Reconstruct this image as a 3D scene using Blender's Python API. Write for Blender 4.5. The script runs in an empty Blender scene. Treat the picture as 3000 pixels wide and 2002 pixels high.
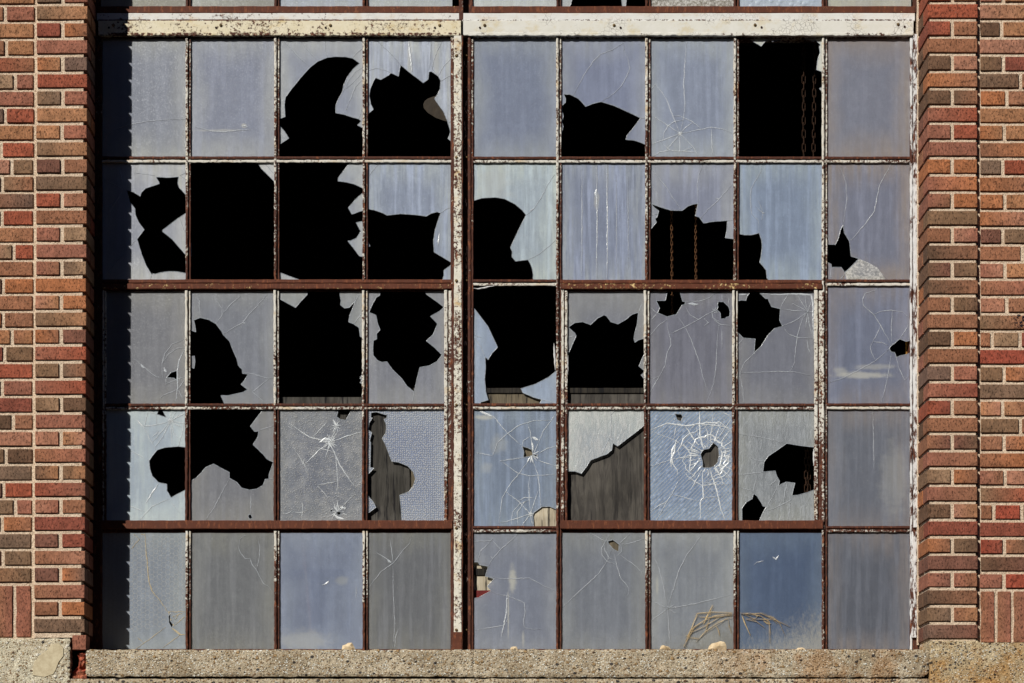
import bpy, math, random
from mathutils import Vector, noise
from mathutils.geometry import delaunay_2d_cdt

# ------------------------------------------------------------------ camera, sky, sun
# photograph coordinates (3000 x 2002) are unprojected onto real planes of the facade.
S, D, XV, YV = 1.33e-3, 9.0, 1390.0, 2500.0      # metres per pixel on the brick face, camera distance, vanishing point
G = 0.221                                        # depth of the glass behind the brick face
scene = bpy.context.scene
C = scene.collection
R = math.radians
cam = bpy.data.objects.new('camera', bpy.data.cameras.new('camera'))
C.objects.link(cam)
cam.location = (0, -D, 0)
cam.rotation_euler = (R(90), 0, 0)
cam.data.sensor_width = 36
cam.data.lens = 36 * D / (3000 * S)
cam.data.shift_x = (1500 - XV) / 3000
cam.data.shift_y = (YV - 1001) / 3000
cam.data.clip_end = 500
scene.camera = cam

SUN_AZ, SUN_EL = 33, 32
world = bpy.data.worlds.new("World"); scene.world = world; world.use_nodes = True
wn = world.node_tree
sky = wn.nodes.new('ShaderNodeTexSky'); sky.sky_type = 'NISHITA'; sky.sun_disc = False
sky.sun_elevation = R(SUN_EL); sky.sun_rotation = R(180 + SUN_AZ)
sky.air_density = 0.55; sky.dust_density = 0.15; sky.ozone_density = 2.5
bg = wn.nodes['Background']; bg.inputs['Strength'].default_value = 0.05
wn.links.new(sky.outputs[0], bg.inputs[0])
sun = bpy.data.objects.new('sun', bpy.data.lights.new('sun', 'SUN')); C.objects.link(sun)
sun.data.energy = 5.0; sun.data.angle = R(0.5); sun.data.color = (1.0, 0.955, 0.88)
v = Vector((-math.sin(R(SUN_AZ)) * math.cos(R(SUN_EL)), -math.cos(R(SUN_AZ)) * math.cos(R(SUN_EL)), math.sin(R(SUN_EL))))
sun.rotation_euler = v.to_track_quat('Z', 'Y').to_euler()
sun.location = v * 20
scene.view_settings.view_transform = 'Standard'
scene.view_settings.look = 'None'
scene.view_settings.exposure = 0.0
KALB = 1.10      # brightness of a white sheet on the facade: converts seen colours to base colours

# ------------------------------------------------------------------ helpers
def lin(c):
    r = []
    for u in c[:3]:
        u = u / 255.0
        r.append(u / 12.92 if u <= 0.04045 else ((u + 0.055) / 1.055) ** 2.4)
    return r
def alb(c, k=None):
    return [min(0.85, u / (k or KALB)) for u in lin(c)] + [1.0]
def P(px, py, d):
    k = S * (1 + d / D)
    return ((px - XV) * k, d, (YV - py) * k)
def wx(px, d): return (px - XV) * S * (1 + d / D)
def wz(py, d): return (YV - py) * S * (1 + d / D)

class MB:
    def __init__(self):
        self.v, self.f, self.m, self.c, self.r = [], [], [], [], []
        self.col, self.rust, self.mi = (1, 1, 1, 1), 0.5, 0
    def vert(self, p):
        self.v.append(tuple(p)); self.c.append(tuple(self.col)); self.r.append(self.rust); return len(self.v) - 1
    def face(self, idx):
        self.f.append(tuple(idx)); self.m.append(self.mi)
    def box(self, x0, x1, y0, y1, z0, z1, ch=0.0, jit=0.0, rnd=random):
        """front face looks to -y; ch chamfers the front edges"""
        j = lambda: rnd.uniform(-jit, jit)
        ring = []
        cs = [(x0, z0), (x1, z0), (x1, z1), (x0, z1)]
        js = [(j(), j()) for _ in cs]
        sx = [1, -1, -1, 1]; sz = [1, 1, -1, -1]
        rings = [(y1, 0), (y0 + ch, 0)] + ([(y0, ch)] if ch else [])
        ids = []
        for (yy, ins) in rings:
            ids.append([self.vert((cs[i][0] + js[i][0] + sx[i] * ins, yy, cs[i][1] + js[i][1] + sz[i] * ins)) for i in range(4)])
        for a, b in zip(ids, ids[1:]):
            for i in range(4):
                k = (i + 1) % 4
                self.face((a[i], a[k], b[k], b[i]))
        self.face(ids[-1]); self.face(ids[0][::-1])
    def pbox(self, px0, px1, py0, py1, d0, d1, ch=0.0, jit=0.0):
        """box given by its front face in photo pixels (py0 above py1) at depth d0"""
        self.box(wx(px0, d0), wx(px1, d0), d0, d1, wz(py1, d0), wz(py0, d0), ch, jit)
    def bar(self, px0, px1, py0, py1, d0, d1, vert=True, jit=0.5, step=14, ch=1.0, rust=None, rust2=None, seed=0):
        """ragged bar: box with its long edges broken up"""
        rnd = random.Random(int(px0 * 7 + py0 * 13 + d0 * 1e4) + seed)
        a0, a1 = (py0, py1) if vert else (px0, px1)
        b0, b1 = (px0, px1) if vert else (py0, py1)
        n = max(1, int(abs(a1 - a0) / step))
        ids = []
        keep = self.rust
        ch = min(ch, (b1 - b0) * 0.3)
        for i in range(n + 1):
            t = i / n
            a = a0 + (a1 - a0) * t
            if rust is not None:
                self.rust = rust + ((rust2 if rust2 is not None else rust) - rust) * t
            e0, e1 = rnd.uniform(-jit, jit), rnd.uniform(-jit, jit)
            dj = rnd.uniform(-jit, jit) * 0.0008
            sec = [(b0 + e0, d1), (b0 + e0, d0 + 0.001), (b0 + e0 + ch, d0 + dj), (b1 + e1 - ch, d0 + dj), (b1 + e1, d0 + 0.001), (b1 + e1, d1)]
            row = []
            for (b, d) in sec:
                if vert: row.append(self.vert((wx(b, d0), d, wz(a, d0))))
                else: row.append(self.vert((wx(a, d0), d, wz(b, d0))))
            ids.append(row)
        for r0, r1 in zip(ids, ids[1:]):
            for i in range(5):
                q = (r0[i], r0[i + 1], r1[i + 1], r1[i])
                self.face(q if not vert else q)
            self.face((r0[5], r0[0], r1[0], r1[5]))
        self.face(ids[0]); self.face(ids[-1][::-1])
        self.rust = keep
    def ribbon(self, pts, w, d, taper=True, h=0.0011):
        """thin ridge along a polyline of photo pixels at depth d, w in pixels"""
        n = len(pts)
        if n < 2: return
        L = []
        for i, p in enumerate(pts):
            a = Vector(pts[max(0, i - 1)]); b = Vector(pts[min(n - 1, i + 1)])
            t = (b - a)
            t = t.normalized() if t.length > 1e-6 else Vector((1, 0))
            nn = Vector((-t.y, t.x))
            ww = w * 0.5 * ((0.35 + 0.65 * math.sin(math.pi * min(1, max(0, i / (n - 1))))) * (0.75 + 0.5 * abs(math.sin(p[0] * 12.9 + p[1] * 7.7))) if taper else 1)
            q = Vector(p)
            L.append([self.vert(P(*(q + nn * ww), d)), self.vert(P(q.x, q.y, d - h)), self.vert(P(*(q - nn * ww), d))])
        for a, b in zip(L, L[1:]):
            self.face((a[0], a[1], b[1], b[0])); self.face((a[1], a[2], b[2], b[1]))
    def build(self, name, mats, parent=None, smooth=False):
        me = bpy.data.meshes.new(name)
        me.from_pydata(self.v, [], self.f)
        if not isinstance(mats, (list, tuple)): mats = [mats]
        for m in mats: me.materials.append(m)
        me.polygons.foreach_set('material_index', self.m)
        ca = me.attributes.new('bcol', 'FLOAT_COLOR', 'POINT')
        ca.data.foreach_set('color', [x for c in self.c for x in c])
        ra = me.attributes.new('rust', 'FLOAT', 'POINT')
        ra.data.foreach_set('value', self.r)
        if smooth: me.polygons.foreach_set('use_smooth', [True] * len(self.f))
        me.update()
        import bmesh
        bm = bmesh.new(); bm.from_mesh(me); bmesh.ops.recalc_face_normals(bm, faces=bm.faces); bm.to_mesh(me); bm.free()
        o = bpy.data.objects.new(name, me); C.objects.link(o)
        if parent:
            o.parent = parent
            o.location = -Vector(parent.location)
        return o

def tag(o, label, cat, group=None, kind=None):
    if label: o['label'] = label
    if cat: o['category'] = cat
    if group: o['group'] = group
    if kind: o['kind'] = kind
    elif label: o['kind'] = 'thing'
    return o
def thing(name, loc, label, cat, group=None):
    o = bpy.data.objects.new(name, None); C.objects.link(o); o.location = loc
    o.empty_display_size = 0.1
    return tag(o, label, cat, group)

# ------------------------------------------------------------------ materials
class NT:
    def __init__(self, name):
        self.mat = bpy.data.materials.new(name); self.mat.use_nodes = True
        self.t = self.mat.node_tree; self.b = self.t.nodes['Principled BSDF']; self.out = self.t.nodes['Material Output']
        self.co = self.t.nodes.new('ShaderNodeTexCoord').outputs['Object']
    def N(self, kind, **kw):
        n = self.t.nodes.new(kind)
        for k, val in kw.items(): setattr(n, k, val)
        return n
    def L(self, a, b): self.t.links.new(a, b)
    def mapping(self, scale=(1, 1, 1), loc=(0, 0, 0), rot=(0, 0, 0), src=None):
        m = self.N('ShaderNodeMapping')
        m.inputs['Scale'].default_value = scale; m.inputs['Location'].default_value = loc; m.inputs['Rotation'].default_value = rot
        self.L(src or self.co, m.inputs[0]); return m.outputs[0]
    def noise(self, scale, detail=4, rough=0.6, stretch=(1, 1, 1), loc=(0, 0, 0), dist=0.0, src=None):
        n = self.N('ShaderNodeTexNoise')
        n.inputs['Scale'].default_value = scale; n.inputs['Detail'].default_value = detail; n.inputs['Roughness'].default_value = rough
        n.inputs['Distortion'].default_value = dist
        self.L(self.mapping(stretch, loc, src=src), n.inputs['Vector']); return n.outputs['Fac']
    def vor(self, scale, feature='F1', stretch=(1, 1, 1), loc=(0, 0, 0), rand=1.0):
        n = self.N('ShaderNodeTexVoronoi'); n.feature = feature
        n.inputs['Scale'].default_value = scale; n.inputs['Randomness'].default_value = rand
        self.L(self.mapping(stretch, loc), n.inputs['Vector']); return n
    def math(self, op, a, b=None, clamp=False):
        n = self.N('ShaderNodeMath', operation=op); n.use_clamp = clamp
        for i, x in enumerate((a, b)):
            if x is None: continue
            if isinstance(x, (int, float)): n.inputs[i].default_value = x
            else: self.L(x, n.inputs[i])
        return n.outputs[0]
    def step(self, x, lo, hi):
        n = self.N('ShaderNodeMapRange'); n.interpolation_type = 'SMOOTHSTEP'
        n.inputs['From Min'].default_value = lo; n.inputs['From Max'].default_value = hi
        self.L(x, n.inputs['Value']); return n.outputs[0]
    def mix(self, f, a, b, mode='MIX'):
        n = self.N('ShaderNodeMix', data_type='RGBA'); n.blend_type = mode
        for sock, x in ((n.inputs[0], f), (n.inputs[6], a), (n.inputs[7], b)):
            if isinstance(x, (int, float)): sock.default_value = x
            elif isinstance(x, (list, tuple)): sock.default_value = tuple(x) if len(x) == 4 else tuple(x) + (1,)
            else: self.L(x, sock)
        return n.outputs[2]
    def attr(self, name, out='Color'):
        n = self.N('ShaderNodeAttribute'); n.attribute_name = name; return n.outputs[out]
    def bump(self, h, strength, dist, prev=None):
        n = self.N('ShaderNodeBump'); n.inputs['Strength'].default_value = strength; n.inputs['Distance'].default_value = dist
        self.L(h, n.inputs['Height'])
        if prev: self.L(prev, n.inputs['Normal'])
        return n.outputs[0]
    def base(self, x):
        if isinstance(x, (list, tuple)): self.b.inputs['Base Color'].default_value = x
        else: self.L(x, self.b.inputs['Base Color'])
    def done(self, rough=0.8, spec=0.3, nrm=None, metal=0.0):
        self.b.inputs['Specular IOR Level'].default_value = spec
        self.b.inputs['Metallic'].default_value = metal
        if isinstance(rough, (int, float)): self.b.inputs['Roughness'].default_value = rough
        else: self.L(rough, self.b.inputs['Roughness'])
        if nrm: self.L(nrm, self.b.inputs['Normal'])
        return self.mat

def brick_mat():
    m = NT('fired brick')
    c = m.attr('bcol')
    n1 = m.noise(22, 5, 0.65); n2 = m.noise(130, 5, 0.75, (1, 1, 0.5)); n3 = m.noise(420, 2, 0.6)
    c = m.mix(m.step(n1, 0.35, 0.68), c, m.mix(1.0, c, (0.70, 0.70, 0.68, 1), 'MULTIPLY'))
    c = m.mix(m.step(n2, 0.40, 0.72), c, m.mix(1.0, c, (1.5, 1.45, 1.4, 1), 'MULTIPLY'))
    pit = m.step(m.noise(150, 5, 0.75, (1, 1, 0.6), (3, 1, 7)), 0.46, 0.34)
    c = m.mix(m.math('MULTIPLY', pit, 0.75), c, m.mix(1.0, c, (0.35, 0.3, 0.28, 1), 'MULTIPLY'))
    sp = m.step(m.noise(260, 2, 0.5, loc=(9, 4, 2)), 0.72, 0.78)
    c = m.mix(m.math('MULTIPLY', sp, 0.5), c, (0.7, 0.62, 0.52, 1))
    m.base(c)
    h = m.math('ADD', m.math('MULTIPLY', n2, 0.7), m.math('MULTIPLY', m.math('SUBTRACT', 1.0, pit), 0.5))
    h = m.math('ADD', h, m.math('MULTIPLY', n3, 0.25))
    return m.done(0.85, 0.2, m.bump(h, 1.0, 0.005))
def mortar_mat():
    m = NT('sandy mortar')
    n1 = m.noise(14, 5, 0.6); n2 = m.noise(240, 4, 0.7); n3 = m.noise(70, 3, 0.6)
    c = m.mix(n1, alb((216, 190, 164)), alb((246, 228, 204)))
    c = m.mix(m.step(n2, 0.52, 0.36), c, m.mix(1.0, c, (0.5, 0.45, 0.4, 1), 'MULTIPLY'))
    m.base(c)
    return m.done(0.95, 0.1, m.bump(m.math('ADD', n2, n3), 1.0, 0.006))
def concrete_mat(name, matrix, dark, stain=None, stain_thr=(0.5, 0.62), pebble=0.55, light=(232, 222, 200), sizes=(135, 78, 42), x_stain=None):
    m = NT(name)
    n1 = m.noise(5, 5, 0.6); n2 = m.noise(180, 4, 0.75)
    c = m.mix(m.step(n1, 0.30, 0.70), alb(dark), alb(matrix))
    c = m.mix(m.step(n2, 0.46, 0.62), m.mix(1.0, c, (0.62, 0.6, 0.57, 1), 'MULTIPLY'), c)
    hs = m.math('MULTIPLY', n2, 0.6)
    for i, sc in enumerate(sizes):
        vo = m.vor(sc, stretch=(1, 1, 1.25), loc=(i * 3.1, i, 0))
        sep = m.N('ShaderNodeSeparateColor'); m.L(vo.outputs['Color'], sep.inputs[0])
        inside = m.step(vo.outputs['Distance'], 0.44 - 0.05 * i, 0.34 - 0.05 * i)
        pick = m.step(sep.outputs[0], 1 - pebble + (0.20 * i), 1 - pebble + 0.04 + (0.20 * i))
        f = m.math('MULTIPLY', inside, pick)
        ramp = m.N('ShaderNodeValToRGB'); m.L(sep.outputs[1], ramp.inputs[0])
        e = ramp.color_ramp; e.interpolation = 'CONSTANT'
        cols = [(0, (70, 66, 66)), (0.16, (170, 140, 100)), (0.34, (205, 190, 160)), (0.52, (150, 122, 92)), (0.66, light), (0.86, (190, 160, 118)), (0.95, (120, 92, 74))]
        e.elements[0].position = 0; e.elements[0].color = alb(cols[0][1]); e.elements[1].position = cols[1][0]; e.elements[1].color = alb(cols[1][1])
        for p_, cc in cols[2:]:
            el = e.elements.new(p_); el.color = alb(cc)
        c = m.mix(m.math('MULTIPLY', f, 0.95), c, ramp.outputs[0])
        hs = m.math('ADD', hs, m.math('MULTIPLY', f, 0.7))
    if stain:
        st = m.step(m.noise(5.5, 6, 0.72, (1, 1, 0.9), (2, 0, 5)), *stain_thr)
        if x_stain:
            sx = m.N('ShaderNodeSeparateXYZ'); m.L(m.co, sx.inputs[0])
            st = m.math('MULTIPLY', st, m.step(sx.outputs[0], x_stain[0], x_stain[1]))
        c = m.mix(m.math('MULTIPLY', st, 0.75), c, m.mix(1.0, c, stain, 'MULTIPLY'))
    m.base(c)
    return m.done(0.95, 0.15, m.bump(hs, 1.0, 0.008))
def paint_mat(name, paint, rust=(84, 46, 32), paint2=None, crackle=0.0, scale=70, stretch=(1, 1, 1), stain=(196, 158, 92), stain_amt=0.35, rust2=(62, 34, 26)):
    """flaking paint over rusty steel; the 'rust' attribute says how much has gone"""
    m = NT(name)
    n = m.noise(scale, 6, 0.72, stretch)
    big = m.noise(7, 3, 0.6, (1, 1, 1), (4, 2, 1))
    a = m.attr('rust', 'Fac')
    f = m.math('ADD', m.math('SUBTRACT', n, 0.5), m.math('MULTIPLY', m.math('SUBTRACT', a, 0.5), 0.62))
    f = m.math('ADD', f, m.math('MULTIPLY', m.math('SUBTRACT', big, 0.5), 0.45))
    f = m.step(f, -0.04, 0.05)
    p = m.mix(m.noise(26, 4, 0.6, loc=(1, 5, 3)), alb(paint), alb(paint2 or paint))
    yl = m.step(m.noise(10, 5, 0.7, (1, 1, 1.5), (7, 7, 7)), 0.50, 0.68)
    p = m.mix(m.math('MULTIPLY', yl, stain_amt), p, alb(stain))
    if crackle:
        vo = m.vor(62, 'DISTANCE_TO_EDGE', stretch=(1, 1, 1))
        wob = m.step(vo.outputs['Distance'], 0.05, 0.02)
        few = m.step(m.noise(9, 2, 0.5, loc=(3, 3, 0)), 0.50, 0.60)
        p = m.mix(m.math('MULTIPLY', m.math('MULTIPLY', wob, few), crackle), p, (0.06, 0.04, 0.03, 1))
    r = m.mix(m.noise(45, 5, 0.7, (1, 1, 0.35), (2, 8, 1)), alb(rust2), alb(rust))
    r = m.mix(m.step(m.noise(90, 4, 0.7, (1, 1, 0.3), loc=(5, 5, 5)), 0.52, 0.66), r, alb((124, 72, 46)))
    m.base(m.mix(f, p, r))
    h = m.math('ADD', m.math('MULTIPLY', m.math('SUBTRACT', 1.0, f), 1.0), m.math('MULTIPLY', m.noise(150, 4, 0.7), 0.8))
    return m.done(0.72, 0.25, m.bump(h, 0.7, 0.0015))
def flat_mat(name, c, c2=None, scale=40, rough=0.8, stretch=(1, 1, 1), bump=0.0015, k=None, spec=0.25):
    m = NT(name)
    n = m.noise(scale, 5, 0.65, stretch)
    m.base(m.mix(m.step(n, 0.32, 0.68), alb(c, k), alb(c2 or c, k)))
    return m.done(rough, spec, m.bump(n, 0.6, bump))

PK = 0.575
def pane_mat(name, c, seed=0, rect=None, edge=None, streak=0.5, trans=0.25, tex=None, glint=0.5, rough=0.3, dark_low=None, dust=None, edge_amt=0.9, smears=()):
    """old factory glass under grime: dusty film, rain streaks, a bit of clear glass and a sharp sheen"""
    m = NT(name)
    gen = m.t.nodes['Texture Coordinate'].outputs['Generated']
    if rect:
        X0, X1, Z0, Z1 = wx(rect[0], G), wx(rect[1], G), wz(rect[3], G), wz(rect[2], G)
        gen = m.mapping((1 / (X1 - X0), 1, 1 / (Z1 - Z0)), (-X0 / (X1 - X0), 0, -Z0 / (Z1 - Z0)))
    rnd = random.Random(seed)
    off = (rnd.uniform(-9, 9), rnd.uniform(-9, 9), rnd.uniform(-9, 9))
    g_ = sum(c) / 3.0; c = [(x * 0.88 + g_ * 0.12) * q for x, q in zip(c, (0.972, 0.99, 1.035))]
    ce = alb(c, PK); ed = alb(edge, PK) if edge else [ce[0] * 1.34 + 0.03, ce[1] * 1.30 + 0.025, ce[2] * 1.10 + 0.01, 1]
    sx = m.N('ShaderNodeSeparateXYZ'); m.L(gen, sx.inputs[0])
    ax = m.math('ABSOLUTE', m.math('SUBTRACT', sx.outputs[0], 0.5)); az = m.math('ABSOLUTE', m.math('SUBTRACT', sx.outputs[2], 0.5))
    rr = m.math('MAXIMUM', m.math('MULTIPLY', ax, 0.96), az)
    rr = m.math('ADD', rr, m.math('MULTIPLY', m.math('SUBTRACT', m.noise(5, 4, 0.6, loc=off), 0.5), 0.35))
    e = m.step(rr, 0.22, 0.52)
    col = m.mix(m.math('MULTIPLY', e, edge_amt), ce, ed)
    st = m.noise(42, 3, 0.55, (1, 1, 0.05), off)
    st2 = m.noise(120, 3, 0.6, (1, 1, 0.06), off)
    s = m.math('MULTIPLY', m.step(st, 0.42, 0.66), streak)
    col = m.mix(s, col, [min(0.9, x * 1.42 + 0.015) for x in ce[:3]] + [1])
    s2 = m.math('MULTIPLY', m.step(st2, 0.45, 0.65), streak * 0.6)
    col = m.mix(s2, col, [x * 0.8 for x in ce[:3]] + [1])
    gr = m.step(m.noise(200, 4, 0.8, (1, 1, 0.7), off), 0.54, 0.70)
    col = m.mix(m.math('MULTIPLY', gr, 0.45), col, [min(0.9, x * 1.7 + 0.02) for x in ce[:3]] + [1])
    mot = m.noise(34, 5, 0.75, (1, 1, 0.7), off)
    col = m.mix(m.math('MULTIPLY', m.step(mot, 0.42, 0.66), 0.6), col, m.mix(1.0, col, (1.22, 1.22, 1.2, 1), 'MULTIPLY'))
    col = m.mix(m.math('MULTIPLY', m.step(m.noise(150, 4, 0.8, (1, 1, 0.8), off), 0.46, 0.36), 0.5), col, m.mix(1.0, col, (0.78, 0.78, 0.8, 1), 'MULTIPLY'))
    sp = m.math('MULTIPLY', m.step(m.noise(330, 1, 0.5, loc=off), 0.72, 0.78), m.step(m.noise(9, 2, 0.5, loc=off), 0.48, 0.6))
    col = m.mix(sp, col, (0.62, 0.6, 0.56, 1))
    nrm = m.bump(m.math('ADD', m.noise(60, 3, 0.6, (1, 1, 0.2), off), gr), 0.25, 0.0012)
    for (cx, cz, rx, rz, am) in smears:      # wiped or spilt marks in the grime
        dx = m.math('DIVIDE', m.math('SUBTRACT', sx.outputs[0], cx), rx); dz = m.math('DIVIDE', m.math('SUBTRACT', sx.outputs[2], cz), rz)
        dd = m.math('SQRT', m.math('ADD', m.math('MULTIPLY', dx, dx), m.math('MULTIPLY', dz, dz)))
        dd = m.math('ADD', dd, m.math('MULTIPLY', m.math('SUBTRACT', m.noise(38, 5, 0.7, (0.6, 1, 1), off), 0.5), 1.5))
        col = m.mix(m.math('MULTIPLY', m.step(dd, 1.1, 0.35), am), col, alb((176, 176, 168), PK))
    if dust:      # pale spatter rising from the foot of the pane
        dn = m.math('ADD', m.noise(110, 6, 0.85, (1, 1, 0.45), off), m.math('MULTIPLY', m.math('SUBTRACT', 0.26, sx.outputs[2]), 0.9))
        dn = m.math('ADD', dn, m.math('MULTIPLY', m.math('SUBTRACT', sx.outputs[0], 0.6), 0.3))
        col = m.mix(m.math('MULTIPLY', m.step(dn, 0.44, 0.80), 0.8), col, alb(dust))
    if tex == 'dots':
        vo = m.vor(128, stretch=(1, 1, 1.1), rand=0.5)
        f = m.step(vo.outputs['Distance'], 0.46, 0.22)
        col = m.mix(m.math('MULTIPLY', f, 0.75), m.mix(1.0, col, (0.62, 0.63, 0.67, 1), 'MULTIPLY'), (0.92, 0.92, 0.9, 1))
        nrm = m.bump(f, 0.8, 0.002, nrm)
    if tex == 'hammer':
        vo = m.vor(140, rand=0.9)
        f = m.step(vo.outputs['Distance'], 0.42, 0.18)
        big = m.step(m.noise(22, 4, 0.7, loc=off), 0.42, 0.66)
        col = m.mix(m.math('MULTIPLY', m.math('ADD', f, m.math('MULTIPLY', big, 0.35)), 0.5), m.mix(1.0, col, (0.5, 0.5, 0.52, 1), 'MULTIPLY'), (0.95, 0.94, 0.9, 1))
        nrm = m.bump(f, 0.9, 0.002, nrm)
    if tex == 'ripple':
        w = m.noise(34, 4, 0.65, (2.4, 1, 0.55), off, dist=1.5)
        f = m.step(w, 0.44, 0.6)
        col = m.mix(m.math('MULTIPLY', f, 0.5), m.mix(1.0, col, (0.82, 0.83, 0.84, 1), 'MULTIPLY'), [min(0.9, x * 1.35) for x in ce[:3]] + [1])
        nrm = m.bump(w, 0.8, 0.004, nrm)
    if tex == 'pebble':
        vo = m.vor(46, rand=0.9); f = m.step(vo.outputs['Distance'], 0.55, 0.1)
        col = m.mix(m.math('MULTIPLY', f, 0.35), col, [min(0.9, x * 1.4) for x in ce[:3]] + [1])
        nrm = m.bump(f, 0.6, 0.003, nrm)
    if tex == 'frost':
        f = m.step(m.noise(120, 4, 0.85, loc=off), 0.46, 0.56)
        col = m.mix(m.math('MULTIPLY', f, 0.8), m.mix(1.0, col, (0.42, 0.42, 0.44, 1), 'MULTIPLY'), (0.98, 0.97, 0.94, 1))  # white flecks put the sparkle of the glass into its colour
    m.base(col)
    m.done(rough, glint, nrm)
    tr = m.N('ShaderNodeBsdfTransparent'); tr.inputs[0].default_value = (0.85, 0.9, 0.95, 1)
    mx = m.N('ShaderNodeMixShader')
    tf = m.math('MULTIPLY', m.math('SUBTRACT', 1.15, m.math('MULTIPLY', e, 0.5)), trans, True)
    m.L(tf, mx.inputs[0])
    tl = m.N('ShaderNodeBsdfTranslucent'); tl.inputs[0].default_value = (0.8, 0.8, 0.76, 1)
    m2 = m.N('ShaderNodeMixShader'); m2.inputs[0].default_value = 0.42
    m.L(m.b.outputs[0], m2.inputs[1]); m.L(tl.outputs[0], m2.inputs[2])
    m.L(m2.outputs[0], mx.inputs[1]); m.L(tr.outputs[0], mx.inputs[2]); m.L(mx.outputs[0], m.out.inputs[0])
    return m.mat

BRICK, MORTAR = brick_mat(), mortar_mat()
CREAM = paint_mat('flaking cream paint on steel', (198, 192, 176), paint2=(224, 222, 216), stain_amt=0.5, scale=95)
LINTEL = paint_mat('cracked white paint with rust bleed', (206, 200, 180), paint2=(230, 228, 220), crackle=0.55, stain_amt=0.75, scale=75)
WHITE = paint_mat('flaking white paint on wood', (196, 196, 196), paint2=(224, 224, 224), stain_amt=0.05, stretch=(1, 1, 0.3))
RUST = paint_mat('rusted steel with scraps of paint', (214, 180, 120), rust=(110, 58, 36), paint2=(226, 200, 150), rust2=(62, 35, 26), stain_amt=0.3)
RECESSSHADE = flat_mat('steel with recess shade', (38, 30, 26), (64, 40, 30), 60, 0.8)  # dark colour paints in the shade of grooves, channel and screw holes
CRACK = flat_mat('fractured glass edge', (198, 203, 208), (158, 165, 174), 300, 0.25, spec=0.6)
CRACKY = flat_mat('grimy crack', (170, 150, 112), (190, 182, 160), 200, 0.5)
RIM = flat_mat('broken glass rim', (176, 184, 192), (120, 126, 134), 160, 0.25, spec=0.6)  # pale colour paints a highlight along the broken edges
CRACKW = flat_mat('white shattered glass', (236, 238, 238), (176, 186, 194), 260, 0.25, spec=0.6)
WIRE = flat_mat('wire mesh in glass', (196, 196, 190), (150, 150, 150), 200, 0.5)
RUSTY = flat_mat('rusty iron', (104, 70, 40), (62, 40, 26), 160, 0.75, k=0.95)
BOLT = flat_mat('weathered bolt', (150, 128, 88), (70, 52, 38), 120, 0.6)
def ply_mat(name, a, b, stains=0.85):
    m = NT(name)
    n = m.noise(26, 5, 0.7, (1, 1, 0.12), dist=2.0); big = m.noise(4, 3, 0.6)
    c = m.mix(m.step(n, 0.36, 0.66), alb(a), alb(b))
    dk = m.step(m.noise(34, 4, 0.7, (1.8, 1, 0.09), (4, 4, 4)), 0.54, 0.60)
    c = m.mix(m.math('MULTIPLY', dk, stains), c, (0.012, 0.012, 0.014, 1))
    c = m.mix(m.step(big, 0.4, 0.6), c, m.mix(1.0, c, (0.7, 0.7, 0.7, 1), 'MULTIPLY'))
    m.base(c); return m.done(0.9, 0.1, m.bump(n, 0.5, 0.002))
PLY = ply_mat('weathered plywood', (98, 90, 76), (124, 114, 96))
PLYDARK = ply_mat('grey plywood', (72, 69, 66), (98, 94, 88), 0.45)
PLYBLACK = ply_mat('dark stained plywood', (66, 64, 60), (90, 87, 82))
CREAMBOARD = ply_mat('pale board', (188, 176, 152), (214, 204, 182))
HALLSHADE = flat_mat('interior shade in colour', (24, 22, 20), (34, 30, 26), 3, 0.95)  # near-black colour stands in for the darkness of the unlit hall

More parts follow.
